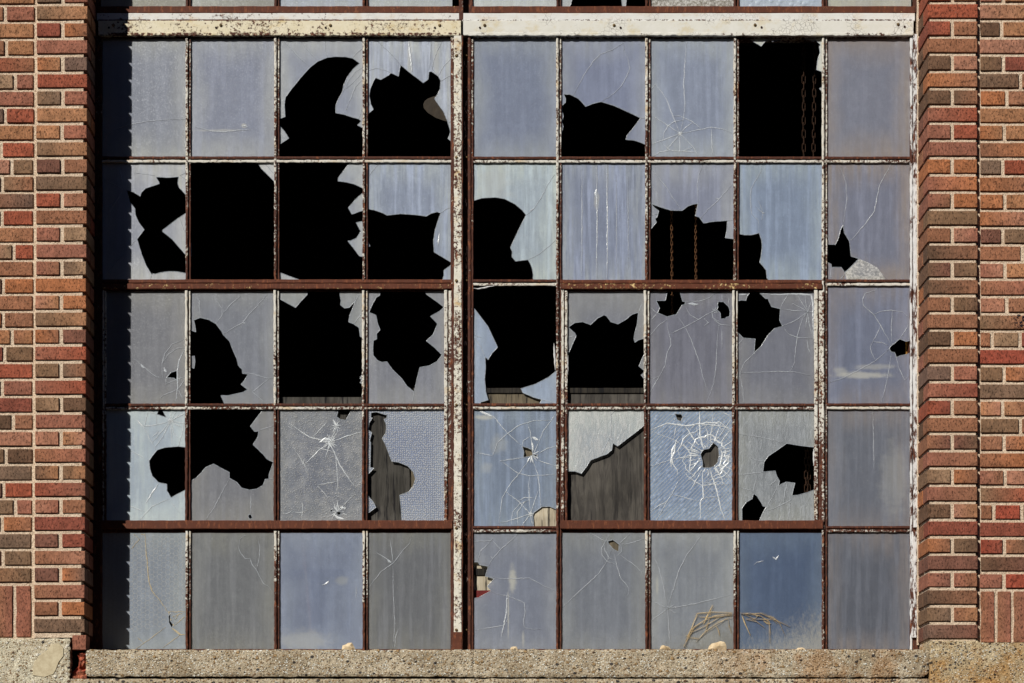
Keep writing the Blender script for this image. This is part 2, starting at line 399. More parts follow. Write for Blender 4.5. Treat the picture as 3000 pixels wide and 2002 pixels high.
# ------------------------------------------------------------------ brickwork
PAL = {'r': (158, 80, 58), 'R': (134, 70, 56), 'm': (152, 98, 80), 'M': (116, 78, 66), 'o': (176, 112, 72), 't': (172, 124, 88),
       'b': (148, 102, 76), 'B': (98, 77, 60), 'v': (116, 101, 76), 'g': (106, 97, 81), 'G': (92, 84, 78), 'p': (172, 122, 100), 's': (160, 142, 112), 'k': (164, 74, 56)}
for _k, _c in list(PAL.items()):
    _w = 0.45 if _k in 'gGvs' else 0.22
    PAL[_k] = tuple((a * (1 - _w) + b * _w) * 1.03 for a, b in zip(_c, (144, 99, 79)))
def brick(mb, x0, x1, y0, y1, code, d=0.0, depth=0.08, jit=0.0013, rnd=random):
    """photo pixels of a brick's face; two letters blend from the left end to the right end"""
    a = alb(PAL[code[0]]); b = alb(PAL[code[-1]])
    f = rnd.uniform(0.88, 1.1); t = rnd.uniform(-0.03, 0.03)
    mk = lambda c: (c[0] * f * (1 + t), c[1] * f, c[2] * f * (1 - t), 1)
    n0 = len(mb.v)
    X0, X1 = wx(x0, d), wx(x1, d); Z0, Z1 = wz(y1, d), wz(y0, d)
    dj = rnd.uniform(-0.001, 0.0015)
    nx = max(2, int((X1 - X0) / 0.022)); nz = max(2, int((Z1 - Z0) / 0.018))
    ch = 0.0028
    sd = rnd.uniform(0, 99)
    grid = []
    for j in range(nz + 1):
        row = []
        for i in range(nx + 1):
            u, w = i / nx, j / nz
            ex = 1 if i == 0 else (-1 if i == nx else 0); ez = 1 if j == 0 else (-1 if j == nz else 0)
            wob = noise.noise(Vector((u * 4 + sd, w * 2, 0))) * jit * 0.9
            wob2 = noise.noise(Vector((u * 3, w * 3 + sd, 5))) * jit * 0.9
            mb.col = mk([a[q] + (b[q] - a[q]) * u for q in range(3)])
            row.append(mb.vert((X0 + (X1 - X0) * u + ex * ch * 0.6 + wob2, d + dj + (0.0 if not (ex or ez) else 0.0009) + wob * 0.6, Z0 + (Z1 - Z0) * w + ez * ch * 0.6 + wob)))
        grid.append(row)
    for j in range(nz):
        for i in range(nx): mb.face((grid[j][i], grid[j][i + 1], grid[j + 1][i + 1], grid[j + 1][i]))
    loop = grid[0][:] + [grid[j][nx] for j in range(1, nz + 1)] + grid[nz][:-1][::-1] + [grid[j][0] for j in range(nz - 1, 0, -1)]
    cx, cz = (X0 + X1) / 2, (Z0 + Z1) / 2
    prev = loop
    for (yy, out) in ((d + ch + dj, ch * 0.6), (d + depth, ch * 0.6)):
        ring = []
        for q in loop:
            p = mb.v[q]; mb.col = mb.c[q]
            sxx = out if p[0] > cx + (X1 - X0) * 0.47 else (-out if p[0] < cx - (X1 - X0) * 0.47 else 0)
            szz = out if p[2] > cz + (Z1 - Z0) * 0.45 else (-out if p[2] < cz - (Z1 - Z0) * 0.45 else 0)
            ring.append(mb.vert((p[0] + sxx, yy, p[2] + szz)))
        for i in range(len(loop)):
            k = (i + 1) % len(loop)
            mb.face((prev[i], prev[k], ring[k], ring[i]))
        prev = ring
    mb.face(prev[::-1])

def sheet(mb, x0, x1, z0, z1, y, step=0.012, amp=0.0012):
    nx = max(1, int(abs(x1 - x0) / step)); nz = max(1, int(abs(z1 - z0) / step))
    g = [[mb.vert((x0 + (x1 - x0) * i / nx, y + noise.noise(Vector((i * 0.7 + x0 * 9, j * 0.7, 2))) * amp, z0 + (z1 - z0) * j / nz)) for i in range(nx + 1)] for j in range(nz + 1)]
    for j in range(nz):
        for i in range(nx): mb.face((g[j][i], g[j][i + 1], g[j + 1][i + 1], g[j + 1][i]))

RC = list('bbmmttobpvgBMrR')
DSET = 0.018          # how far the flat wall stands back behind the pilaster
MREC = 0.0088         # mortar recess
LP = {0: ['vt'], 1: ['R', 'ob'], 2: ['m'], 3: ['ot', 'G'], 4: ['r'], 5: ['vg', 'm'], 6: ['t'], 7: ['t', 'm'], 8: ['vt'], 9: ['M', 'b'],
      10: ['gv'], 11: ['r', 'pb'], 12: ['b'], 13: ['m', 's'], 14: ['m'], 15: ['mb', 'gs'], 16: ['o'], 17: ['pt', 'o'], 18: ['vt'], 19: ['ob', 'M'],
      20: ['mr'], 21: ['v', 'gb'], 22: ['mr'], 23: ['vs', 'B'], 24: ['m'], 25: ['p', 'tp'], 26: ['bm'], 27: ['Bt', 'vt'], 28: ['rm'], 29: ['pm', 'b'],
      30: ['R'], 31: ['M', 'R'], 32: ['bp'], 33: ['M', 'oG'], 34: ['bm'], 35: ['b', 'o'], 36: ['g']}
LW = {0: (['vb', 'm'], 20), 1: (['t'], 0), 2: (['b', 't'], 23), 3: (['rb'], 0), 4: (['s', 'm'], 49), 5: (['m'], 0), 6: (['G', 'r'], 20), 7: (['t'], 0),
      8: (['p', 'r'], 8), 9: (['p', 'v'], 39), 10: (['b', 'vb'], 11), 11: (['bG'], 0), 12: (['v', 'r'], 10), 13: (['tb'], 0), 14: (['ps', 'r'], 45), 15: (['b'], 0),
      16: (['G', 'o'], 14), 17: (['b'], 0), 18: (['o', 'b'], 14), 19: (['ot', 'bt'], 40), 20: (['R', 'v'], 18), 21: (['r'], 0), 22: (['m', 'm'], 11), 23: (['R'], 0),
      24: (['B', 'b'], 43), 25: (['p'], 0), 26: (['v', 'B'], 22), 27: (['g'], 0), 28: (['G', 'r'], 15), 29: (['v', 'm'], 49), 30: (['m', 'ob'], 11), 31: (['g'], 0),
      32: (['M', 'v'], 13), 33: (['tv'], 0)}
RP = {0: ['r'], 1: ['Rr', 'b'], 2: ['b'], 3: ['B', 'p'], 4: ['ob'], 5: ['B', 'Bb'], 6: ['mr'], 7: ['m', 'r'], 8: ['m'], 9: ['o', 'o'],
      10: ['mo'], 11: ['mb', 'o'], 12: ['v'], 13: ['b', 'pm'], 14: ['Bb'], 15: ['BM', 'Bv'], 16: ['Bb'], 17: ['b', 'vB'], 18: ['b'], 19: ['B', 'o'],
      20: ['b'], 21: ['G', 'm'], 22: ['mR'], 23: ['rR', 'b'], 24: ['b'], 25: ['bM', 'MB'], 26: ['mb'], 27: ['vs', 'ob'], 28: ['mb'], 29: ['B', 'pt'],
      30: ['R'], 31: ['ob', 'vB'], 32: ['M'], 33: ['mM', 'mb'], 34: ['Bb'], 35: ['vg', 'bt'], 36: ['GM']}
RW = {0: (['pt'], 0), 1: (['B', 't'], 2935), 2: (['p'], 0), 3: (['vB', 'R'], 2940), 4: (['gB', 'b'], 2990), 5: (['o', 'b'], 2950), 6: (['t'], 0), 7: (['ot', 't'], 2943),
      8: (['bo'], 0), 9: (['g', 'r'], 2938), 10: (['ob'], 0), 11: (['o', 't'], 2944), 12: (['op'], 0), 13: (['M', 'v'], 2938), 14: (['b', 'v'], 2996), 15: (['mp', 't'], 2945),
      16: (['bm'], 0), 17: (['p', 'b'], 2950), 18: (['vb'], 0), 19: (['b', 's'], 2907), 20: (['k'], 0), 21: (['v', 'ob'], 2942), 22: (['g'], 0), 23: (['tp', 'tb'], 2938),
      24: (['v', 'b'], 2990), 25: (['b', 'bo'], 2942), 26: (['bo'], 0), 27: (['mb', 'p'], 2945), 28: (['vr'], 0), 29: (['b', 'k'], 2912), 30: (['R'], 0), 31: (['kR', 'bB'], 2943),
      32: (['BM'], 0), 33: (['m', 'k'], 2942)}

def build_left_wall():
    rnd = random.Random(3)
    root = thing('brick_wall', (wx(100, 0), 0, wz(1850, 0)), 'brick wall left of the window with a broken corner brick at its foot', 'brick wall')
    xr = lambda y: 256 - 8.5 * y / 1900.0
    xl = lambda y: 109 - 10 * y / 1900.0
    # pilaster
    mb = MB(); xq = wx(0, 0)
    for row in range(-14, 37):
        y0 = 17.8 + 49.89 * row; y1 = y0 + 38.6
        a, b = xl(y0) + rnd.uniform(-1.5, 1.5), xr(y0) + rnd.uniform(-0.8, 0.8)
        cods = LP.get(row) or ([rnd.choice(RC)] if row % 2 == 0 else [rnd.choice(RC), rnd.choice(RC)])
        if row % 2 == 0:
            brick(mb, a, b, y0, y1, cods[0], 0, 0.092, rnd=rnd)
            mb.col = alb(PAL[rnd.choice(RC)]); mb.box(wx(b - 70, 0), wx(b, 0), 0.102, 0.192, wz(y1, 0), wz(y0, 0))
        else:
            mid = (a + b) / 2 + 0.5
            brick(mb, a, mid - 6.5, y0, y1, cods[0], 0, 0.092, rnd=rnd); brick(mb, mid + 6.5, b, y0, y1, cods[1], 0, 0.192, rnd=rnd)
    mb.build('pilaster_brickwork', BRICK, root)
    mb = MB()
    for row in range(-14, 34):
        y0 = 19.8 + 49.85 * row; y1 = y0 + 40
        e = xl(y0) - 10.5 + rnd.uniform(-2, 2)
        cods, br = LW.get(row, ([rnd.choice(RC)], 0) if row % 2 else ([rnd.choice(RC), rnd.choice(RC)], rnd.choice([15, 22, 40])))
        if len(cods) == 1: x = e; brick(mb, e - 148, e, y0, y1, cods[0], DSET, rnd=rnd); x = e - 160
        else:
            br = br - (0 if row >= 0 else 0)
            brick(mb, br, e, y0, y1, cods[1], DSET, rnd=rnd); brick(mb, br - 12 - 70, br - 12, y0, y1, cods[0], DSET, rnd=rnd); x = br - 94
        while x > -900:
            w = 148 if row % 2 else 70
            brick(mb, x - w, x, y0, y1, rnd.choice(RC), DSET, rnd=rnd); x -= w + 12
    mb.build('wall_brickwork', BRICK, root)
    mb = MB()
    x = xl(1750) - 10
    while x > -900:
        brick(mb, x - 43, x, 1717, 1866, rnd.choice(['m', 'bm', 'mb']), DSET, rnd=rnd); x -= 54
    mb.build('soldier_course', BRICK, root)
    mb = MB()
    zt, zb = wz(-700, 0), wz(1872, 0)
    sheet(mb, wx(-900, 0), wx(112, 0), zb, zt, DSET + MREC)
    # slanting mortar body of the pilaster
    n = 160
    for k in range(n):
        pass
    pts = []
    for i in range(n + 1):
        py = -700 + (1868 + 700) * i / n
        jj = noise.noise(Vector((i * 0.8, 3, 1))) * 0.0015
        row = [(wx(xl(py) - 3, 0), DSET + MREC + 0.02), (wx(xl(py) - 0.5, 0), MREC + 0.002), (wx(xl(py) + 3, 0), MREC + jj), (wx((xl(py) + xr(py)) / 2, 0), MREC - jj), (wx(xr(py), 0) - 0.022, MREC * 0.8 + jj), (wx(xr(py), 0) - 0.0155, 0.0065 + jj), (wx(xr(py), 0) - 0.0145, 0.20)]
        pts.append([mb.vert((x_, y_, wz(py, 0))) for (x_, y_) in row])
    for a, b in zip(pts, pts[1:]):
        for i in range(6): mb.face((a[i], a[i + 1], b[i + 1], b[i]))
    mb.build('mortar', MORTAR, root)
    # the corner brick standing on edge and the spalled lump under it
    mb = MB(); brick(mb, 211, 252, 1861, 1904, 'm', 0.004, 0.09, rnd=rnd); mb.build('corner_brick', BRICK, root)
    mb = MB(); rr = random.Random(5)
    mb.col = alb((168, 84, 62))
    prof = [(224, 252), (221, 251), (220, 250), (225, 250), (228, 251), (226, 252), (216, 252), (208, 252), (203, 251), (200, 250), (198, 250)]
    rows = []
    for i, (a, b) in enumerate(prof):
        py = 1908 + i * 8.5
        row = []
        for k in range(6):
            x = a + (b - a) * k / 5
            dd = 0.012 + 0.03 * rr.random() * (1 if 0 < k else 2)
            mb.col = alb(rr.choice([(168, 84, 62), (150, 70, 52), (180, 110, 84), (140, 82, 68)]))
            row.append(mb.vert((wx(x, 0), dd, wz(py + rr.uniform(-2, 2), 0))))
        rows.append(row)
    for a, b in zip(rows, rows[1:]):
        for i in range(5): mb.face((a[i], a[i + 1], b[i + 1], b[i]))
    mb.col = (0.02, 0.015, 0.012, 1)  # near-black backing paints the shade inside the gap
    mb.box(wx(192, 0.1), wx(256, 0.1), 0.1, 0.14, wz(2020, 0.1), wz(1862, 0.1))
    mb.build('broken_brick', BRICK, root)
    return root
def build_right_wall():
    rnd = random.Random(8)
    root = thing('brick_wall', (wx(2900, 0), 0, wz(1850, 0)), 'brick wall right of the window with one bright red brick and its lit reveal', 'brick wall')
    mb = MB()
    for row in range(-14, 37):
        y0 = 12 + 50.52 * row; y1 = y0 + 39.8
        a, b = 2718.5 + rnd.uniform(-1.2, 0.8), 2864 + rnd.uniform(-1.2, 1.2)
        cods = RP.get(row) or ([rnd.choice(RC)] if row % 2 == 0 else [rnd.choice(RC), rnd.choice(RC)])
        if row % 2 == 0:
            brick(mb, a, b, y0, y1, cods[0], 0, 0.092, rnd=rnd)
            f = rnd.uniform(0.8, 1.05); cc = alb(PAL[rnd.choice('bbmMBo')]); mb.col = (cc[0] * f, cc[1] * f, cc[2] * f, 1)
            mb.box(wx(a, 0) + rnd.uniform(-.001, .001), wx(a + 60, 0), 0.102, 0.194, wz(y1, 0), wz(y0, 0))
        else:
            brick(mb, a, 2784, y0, y1, cods[0], 0, 0.194, rnd=rnd); brick(mb, 2796, b, y0, y1, cods[1], 0, 0.092, rnd=rnd)
    mb.build('pilaster_brickwork', BRICK, root)
    mb = MB()
    for row in range(-14, 34):
        y0 = 14.4 + 50.55 * row; y1 = y0 + 40
        s = 2873.5 + rnd.uniform(-1.5, 1.5)
        cods, br = RW.get(row, ([rnd.choice(RC)], 0) if row % 2 == 0 else ([rnd.choice(RC), rnd.choice(RC)], 2940))
        if len(cods) == 1: brick(mb, s, s + 146, y0, y1, cods[0], DSET, rnd=rnd); x = s + 158
        else:
            brick(mb, s, br - 6, y0, y1, cods[0], DSET, rnd=rnd); brick(mb, br + 6, br + 76, y0, y1, cods[1], DSET, rnd=rnd); x = br + 88
        while x < 3900:
            w = 146 if row % 2 == 0 else 70
            brick(mb, x, x + w, y0, y1, rnd.choice(RC), DSET, rnd=rnd); x += w + 12
    mb.build('wall_brickwork', BRICK, root)
    mb = MB(); x = 2874
    while x < 3900:
        brick(mb, x, x + 39.5, 1733, 1882, rnd.choice(['mB', 'bm', 'MB', 'BM', 'bB']), DSET, rnd=rnd); x += 48.5
    mb.build('soldier_course', BRICK, root)
    mb = MB(); zt, zb = wz(-700, 0), wz(1888, 0)
    sheet(mb, wx(2868, 0), wx(3900, 0), zb, zt, DSET + MREC)
    sheet(mb, wx(2719, 0) + 0.008, wx(2864, 0) - 0.006, zb, zt, MREC)
    n = 200; xs = wx(2719, 0)
    for (xx, yy0, yy1) in ((xs + 0.0065, MREC, 0.21), (wx(2864, 0) - 0.006, MREC, DSET + 0.02)):
        g = [[mb.vert((xx + (0.0015 if j == 0 else 0) + noise.noise(Vector((i * 0.9, j, 4))) * 0.0015, yy0 + (yy1 - yy0) * j / 8, zb + (zt - zb) * i / n)) for j in range(9)] for i in range(n + 1)]
        for i in range(n):
            for j in range(8): mb.face((g[i][j], g[i][j + 1], g[i + 1][j + 1], g[i + 1][j]))
    # bead of mortar against the window frame
    mb.bar(2687, 2693.5, -700, 1890, 0.196, 0.25, True, 0.9, 16)
    mb.build('mortar', MORTAR, root)
    mb = MB(); tar = flat_mat('black tar', (16, 16, 24), (40, 42, 60), 200, 0.3)
    rr = random.Random(4)
    for k in range(46):
        x, y = rr.gauss(2993, 8), rr.gauss(945, 10)
        if x > 3010: continue
        r = rr.uniform(1, 3.4)
        c0 = mb.vert(P(x, y, DSET - 0.0035)); ring = [mb.vert(P(x + r * math.cos(a) * rr.uniform(.6, 1.2), y + r * math.sin(a) * rr.uniform(.6, 1.3), DSET - 0.0005)) for a in [i * math.pi / 3 for i in range(6)]]
        for i in range(6): mb.face((c0, ring[i], ring[(i + 1) % 6]))
    tg = mb.build('tar_splash', tar, root)
    return root
build_left_wall(); build_right_wall()

# masonry core behind the brick faces, closing the building round the opening
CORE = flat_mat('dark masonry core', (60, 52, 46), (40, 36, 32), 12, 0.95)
def core():
    root = thing('building_core', (0, 0.4, -1.6), 'hall behind the broken window panes, its shade put into near-black colour', 'building')
    xl, xr = wx(245, 0) - 0.004, wx(2720, 0) + 0.004
    mb = MB()
    mb.box(-5, xl - 0.006, 0.06, 0.32, -1.6, 5.0); mb.box(xr + 0.006, 5, 0.06, 0.32, -1.6, 5.0)
    mb.box(xl - 0.006, xr + 0.006, 0.20, 0.32, -1.6, wz(1915, 0.2)); mb.box(xl - 0.006, xr + 0.006, 0.2, 0.32, wz(-640, 0.2), 5.0)
    mb.build('front_wall', CORE, root)
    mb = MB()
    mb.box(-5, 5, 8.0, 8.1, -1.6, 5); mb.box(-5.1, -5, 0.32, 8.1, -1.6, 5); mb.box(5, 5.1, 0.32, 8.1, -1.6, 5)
    mb.build('inner_wall', HALLSHADE, root)
    mb = MB(); mb.box(-5.1, 5.1, 0.06, 8.1, 5.0, 5.1); mb.build('ceiling', HALLSHADE, root)
    mb = MB(); mb.box(-5.1, 5.1, 0.33, 8.1, -1.7, -1.6); mb.build('hall_floor', HALLSHADE, root)
core()

# ------------------------------------------------------------------ ground
GROUND = flat_mat('dark tarmac', (52, 50, 48), (40, 39, 38), 8, 0.95)
mb = MB(); q = [mb.vert(p) for p in ((-60, -60, -1.6), (60, -60, -1.6), (60, 0.3, -1.6), (-60, 0.3, -1.6))]; mb.face(q)
tag(mb.build('ground', GROUND), None, None, kind='structure')

mb = MB(); FAR = flat_mat('dull face of the added sky blocker', (92, 66, 52), (70, 52, 44), 3, 0.95)  # unseen block added to cut sky light, reflections and ground bounce
mb.box(-40, 40, -26, -16, -1.6, 11.0); tag(mb.build('sky_blocker', FAR), 'unseen block added behind the viewer to cut the sky light', 'light blocker')
# ------------------------------------------------------------------ concrete
SILLM = concrete_mat('pebbly sill concrete', (238, 224, 198), (184, 168, 142), stain=(0.72, 0.5, 0.34, 1), stain_thr=(0.42, 0.6), x_stain=(0.7, 1.3), pebble=0.8, light=(252, 246, 234))
BLOCKL = concrete_mat('pale pebble concrete', (252, 242, 218), (228, 214, 186), pebble=0.7, light=(244, 238, 222))
BLOCKR = concrete_mat('stained pebble concrete', (240, 224, 190), (206, 184, 146), stain=(0.95, 0.62, 0.28, 1), stain_thr=(0.40, 0.60), pebble=0.75, light=(236, 230, 216), sizes=(130, 85, 52))
def slab(name, mat, px0, px1, py0, py1, d, depth, label, cat, seed, rag=2.2, left=None, right=None, group=None, rnd_r=0.0, top=None):
    """concrete block with a rough face, ragged arrises and rounded ends"""
    mb = MB(); nx = int((px1 - px0) / 7); nz = max(4, int((py1 - py0) / 7))
    g = []
    for j in range(nz + 1):
        row = []
        for i in range(nx + 1):
            u, w = i / nx, j / nz
            x = px0 + (px1 - px0) * u; y = py0 + (py1 - py0) * w
            edge = min(i, nx - i, j, nz - j)
            nn = noise.fractal(Vector((x * 0.03 + seed, y * 0.03, seed)), 1.0, 2.0, 4)
            n2 = noise.noise(Vector((x * 0.16, y * 0.16, seed + 4)))
            yy = d + nn * 0.0028 + n2 * 0.0018 + (0.0035 if edge == 0 else 0)
            if j == 0: y += noise.fractal(Vector((x * 0.035, 0, seed)), 1.0, 2.0, 4) * rag + (top(x) if top else 0)
            if j == nz: y += noise.fractal(Vector((x * 0.03, 9, seed)), 1.0, 2.0, 4) * rag
            cr = 0
            if rnd_r:
                for ex, on in ((px0, left), (px1, right)):
                    if on:
                        dx = abs(x - ex); dy = min(y - py0, py1 - y)
                        if dx < rnd_r and (y > (py0 + py1) / 2 or on == 2):
                            dyb = py1 - y if y > (py0 + py1) / 2 else y - py0
                            if dyb < rnd_r:
                                a = (rnd_r - dx); b = (rnd_r - dyb); r = math.hypot(a, b)
                                if r > rnd_r:
                                    sc = rnd_r / r
                                    x = ex + (1 if ex == px0 else -1) * (rnd_r - a * sc)
                                    y = (py1 - rnd_r + b * sc) if y > (py0 + py1) / 2 else (py0 + rnd_r - b * sc)
            if i == 0 and left: x += n2 * 3
            if i == nx and right: x += n2 * 3
            row.append(mb.vert((wx(x, d), yy, wz(y, d))))
        g.append(row)
    for j in range(nz):
        for i in range(nx): mb.face((g[j][i], g[j][i + 1], g[j + 1][i + 1], g[j + 1][i]))
    loop = g[0][:] + [g[j][nx] for j in range(1, nz + 1)] + g[nz][:-1][::-1] + [g[j][0] for j in range(nz - 1, 0, -1)]
    ring = [mb.vert((mb.v[q][0], d + depth, mb.v[q][2] + (0.0 if mb.v[q][2] < wz((py0 + py1) / 2, d) else 0.003))) for q in loop]
    for i in range(len(loop)):
        k = (i + 1) % len(loop); mb.face((loop[i], loop[k], ring[k], ring[i]))
    mb.face(ring[::-1])
    return tag(mb.build(name, mat), label, cat, group)
slab('window_sill', SILLM, 251, 1386, 1904, 1982, 0.006, 0.25, 'grey pebbly concrete sill slab under the left half of the window', 'window sill', 1, left=2, rnd_r=9, rag=3.4)
slab('window_sill', SILLM, 1386.8, 2722, 1903, 1984, 0.006, 0.25, 'pebbly concrete sill slab with brown stain under the right half of the window', 'window sill', 2, right=1, rnd_r=24, rag=3.4)
slab('concrete_ledge', SILLM, 196, 2722, 1989, 2300, 0.001, 0.3, 'rough concrete ledge below the dark joint under the window sill', 'ledge', 3, rag=1.6)
slab('concrete_block', BLOCKL, -900, 204, 1871, 2300, -0.004, 0.1, 'pale pebbly concrete block with a smooth grey patch under the left brick wall', 'concrete block', 4, right=1,
     rag=2.0)
slab('concrete_block', BLOCKR, 2724, 3900, 1877, 2300, -0.001, 0.2, 'orange stained pebbly concrete block under the right brick wall', 'concrete block', 5, left=0,
     top=lambda x: 6 if x > 2864 else 0)
mb = MB()     # plinth down to the ground
mb.box(-5, 5, 0.03, 0.3, -1.6, wz(2290, 0)); tag(mb.build('foundation_wall', SILLM), 'plain concrete foundation wall below the ledge', 'wall')
# smooth trowelled patch on the left block
mb = MB(); pm = flat_mat('smooth grout patch', (206, 194, 164), (186, 172, 142), 60, 0.9, bump=0.001)
pts = [(96, 1978), (100, 1945), (112, 1925), (140, 1905), (150, 1890), (172, 1884), (186, 1900), (186, 1922), (172, 1940), (165, 1962), (156, 1975), (130, 1984)]
c0 = mb.vert(P(140, 1935, -0.0075)); rg = [mb.vert(P(a + random.Random(a).uniform(-2, 2), b, -0.0075)) for a, b in pts]; ro = [mb.vert(P(140 + (a - 140) * 1.03, 1935 + (b - 1935) * 1.03, 0.0)) for a, b in pts]
for i in range(len(pts)):
    k = (i + 1) % len(pts); mb.face((c0, rg[i], rg[k])); mb.face((rg[i], ro[i], ro[k], rg[k]))
mb.build('grout_patch', pm, [o for o in C.objects if o.name == 'concrete_block'][0])

# ------------------------------------------------------------------ bolts
def bolt(parent, px, py, d, r=4.6, name='bolt'):
    mb = MB(); n = 14
    prof = [(r, d + 0.001), (r, d - 0.0025), (r * 0.78, d - 0.0035), (r * 0.62, d - 0.002), (r * 0.55, d - 0.005), (r * 0.3, d - 0.0065)]
    rings = []
    for (rr, dd) in prof:
        rings.append([mb.vert((wx(px, d) + rr * S * math.cos(2 * math.pi * i / n), dd, wz(py, d) + rr * S * math.sin(2 * math.pi * i / n))) for i in range(n)])
    for a, b in zip(rings, rings[1:]):
        for i in range(n): k = (i + 1) % n; mb.face((a[i], a[k], b[k], b[i]))
    mb.face(rings[-1])
    return mb.build(name, BOLT, parent)

# ------------------------------------------------------------------ panes
def inside(poly, x, y):
    c = False; j = len(poly) - 1
    for i in range(len(poly)):
        xi, yi = poly[i]; xj, yj = poly[j]
        if (yi > y) != (yj > y) and x < (xj - xi) * (y - yi) / (yj - yi) + xi: c = not c
        j = i
    return c
def Z(o, pts, s=3.2667):
    return [(o[0] + x / s, o[1] + y / s) for x, y in pts]
A0, A1, A2, A3, A4 = (250, 0), (800, 0), (1350, 0), (1850, 0), (2100, 0)
B0, B1, B2, B3, B4 = (250, 450), (800, 450), (1350, 450), (1850, 450), (2400, 450)
C0, C1, C2, C3, C4 = (250, 810), (800, 810), (1350, 810), (1850, 810), (2400, 900)
D0, D1, D2, D3 = (250, 1150), (800, 1150), (1350, 1150), (1850, 1150)
E0, E1, E2, E3 = (250, 1522), (800, 1522), (1350, 1522), (1850, 1522)
def refine(pts, rnd, closed=False, amp=0.7, step=7):
    out = []
    n = len(pts)
    for i in range(n if closed else n - 1):
        a, b = pts[i], pts[(i + 1) % n]
        L = math.hypot(b[0] - a[0], b[1] - a[1]); k = max(1, int(L / step))
        nx, ny = -(b[1] - a[1]) / (L + 1e-6), (b[0] - a[0]) / (L + 1e-6)
        for j in range(k):
            t = j / k; o = 0 if j == 0 else rnd.uniform(-amp, amp)
            out.append((a[0] + (b[0] - a[0]) * t + nx * o, a[1] + (b[1] - a[1]) * t + ny * o))
    if not closed: out.append(pts[-1])
    return out
def pane(parent, x0, x1, y0, y1, mat, holes=(), cracks=(), label=None, d=None, extra=None, crackmat=None, wires=None):
    d = G if d is None else d
    rnd = random.Random(int(x0 * 3 + y0))
    m = 3.0
    rx0, rx1, ry0, ry1 = x0 - m, x1 + m, y0 - m, y1 + m
    verts = [(rx0, ry0), (rx1, ry0), (rx1, ry1), (rx0, ry1)]; edges = [(0, 1), (1, 2), (2, 3), (3, 0)]
    hs = []
    for h in holes:
        # keep the smooth sweep of the fracture, roughen it very slightly
        h = [(min(max(a, rx0 - 6), rx1 + 6), min(max(b, ry0 - 6), ry1 + 6)) for a, b in h]
        h = refine(h, rnd, True, 0.25, 9); hs.append(h)
        s = len(verts); verts += h; edges += [(s + i, s + (i + 1) % len(h)) for i in range(len(h))]
    vo, ed, fa, _, _, _ = delaunay_2d_cdt([Vector(q) for q in verts], edges, [], 0, 1e-4)
    keep = []
    for f in fa:
        cx = sum(vo[i].x for i in f) / len(f); cy = sum(vo[i].y for i in f) / len(f)
        if rx0 < cx < rx1 and ry0 < cy < ry1 and not any(inside(h, cx, cy) for h in hs): keep.append(f)
    keep = [tuple(f) for f in keep]
    # connected pieces: the pane itself and any loose shards still held by the putty
    own = {}
    for f in keep:
        for q in f: own.setdefault(q, []).append(f)
    comps, seen = [], set()
    for f in keep:
        if f in seen: continue
        st = [f]; seen.add(f); cp = []
        while st:
            g = st.pop(); cp.append(g)
            for q in g:
                for h in own[q]:
                    if h not in seen: seen.add(h); st.append(h)
        ar = sum(abs((vo[g[1]].x - vo[g[0]].x) * (vo[g[2]].y - vo[g[0]].y) - (vo[g[2]].x - vo[g[0]].x) * (vo[g[1]].y - vo[g[0]].y)) for g in cp) / 2
        if ar > 25: comps.append((ar, cp))
    comps.sort(key=lambda t: -t[0])
    out = None
    for ci, (_, comp) in enumerate(comps):
        mb = MB(); fr = {}; bk = {}
        def F(i):
            if i not in fr: fr[i] = mb.vert(P(vo[i].x, vo[i].y, d))
            return fr[i]
        def Bk(i):
            if i not in bk:
                p = P(vo[i].x, vo[i].y, d); bk[i] = mb.vert((p[0], p[1] + 0.0035, p[2]))
            return bk[i]
        cnt = {}
        for f in comp:
            for a, b in zip(f, f[1:] + f[:1]):
                k = (min(a, b), max(a, b)); cnt[k] = cnt.get(k, 0) + 1
        for f in comp:
            mb.mi = 0; mb.face([F(i) for i in f]); mb.face([Bk(i) for i in reversed(f)])
        on = lambda q: abs(vo[q].x - rx0) < .01 or abs(vo[q].x - rx1) < .01 or abs(vo[q].y - ry0) < .01 or abs(vo[q].y - ry1) < .01
        for (a, b), n in cnt.items():
            if n == 1:
                mb.mi = 1; mb.face([F(a), F(b), Bk(b), Bk(a)])
                if not (on(a) and on(b)):
                    mb.ribbon([(vo[a].x, vo[a].y), (vo[b].x, vo[b].y)], 1.5, d - 0.0003, taper=False, h=0.0005)
        def ok(q):
            if not (rx0 < q[0] < rx1 and ry0 < q[1] < ry1) or any(inside(h, *q) for h in hs): return False
            return len(comps) == 1 or any(inside([(vo[i].x, vo[i].y) for i in f], *q) for f in comp)
        rnd = random.Random(int(x0 * 3 + y0))
        mb.mi = 2
        for cr in cracks:
            w = 1.75
            if isinstance(cr, tuple): w, cr = cr[0] * 1.15, cr[1]
            pts = refine(cr, rnd, False, 0.9, 6)
            seg = []
            for q in pts:
                if ok(q): seg.append(q)
                else:
                    if len(seg) > 1: mb.ribbon(seg, w, d - 0.0003)
                    seg = []
            if len(seg) > 1: mb.ribbon(seg, w, d - 0.0003)
            for q in pts:      # chips along the crack
                if rnd.random() < 0.10 and ok(q):
                    r = rnd.uniform(0.9, 2.2)
                    mb.ribbon([(q[0] - r, q[1] - r * rnd.uniform(-1, 1)), (q[0], q[1]), (q[0] + r, q[1] + r * rnd.uniform(-1, 1))], w * 1.3, d - 0.0005)
        mb.mi = 3
        for w, seg in (wires or []):
            run = []
            for q in seg:
                if ok(q): run.append(q)
                else:
                    if len(run) > 1: mb.ribbon(run, w, d - 0.0002, taper=False, h=0.0002)
                    run = []
            if len(run) > 1: mb.ribbon(run, w, d - 0.0002, taper=False, h=0.0002)
        o = mb.build('glass_pane' if ci == 0 else 'glass_shard', [mat, RIM, crackmat or CRACK, WIRE], parent)
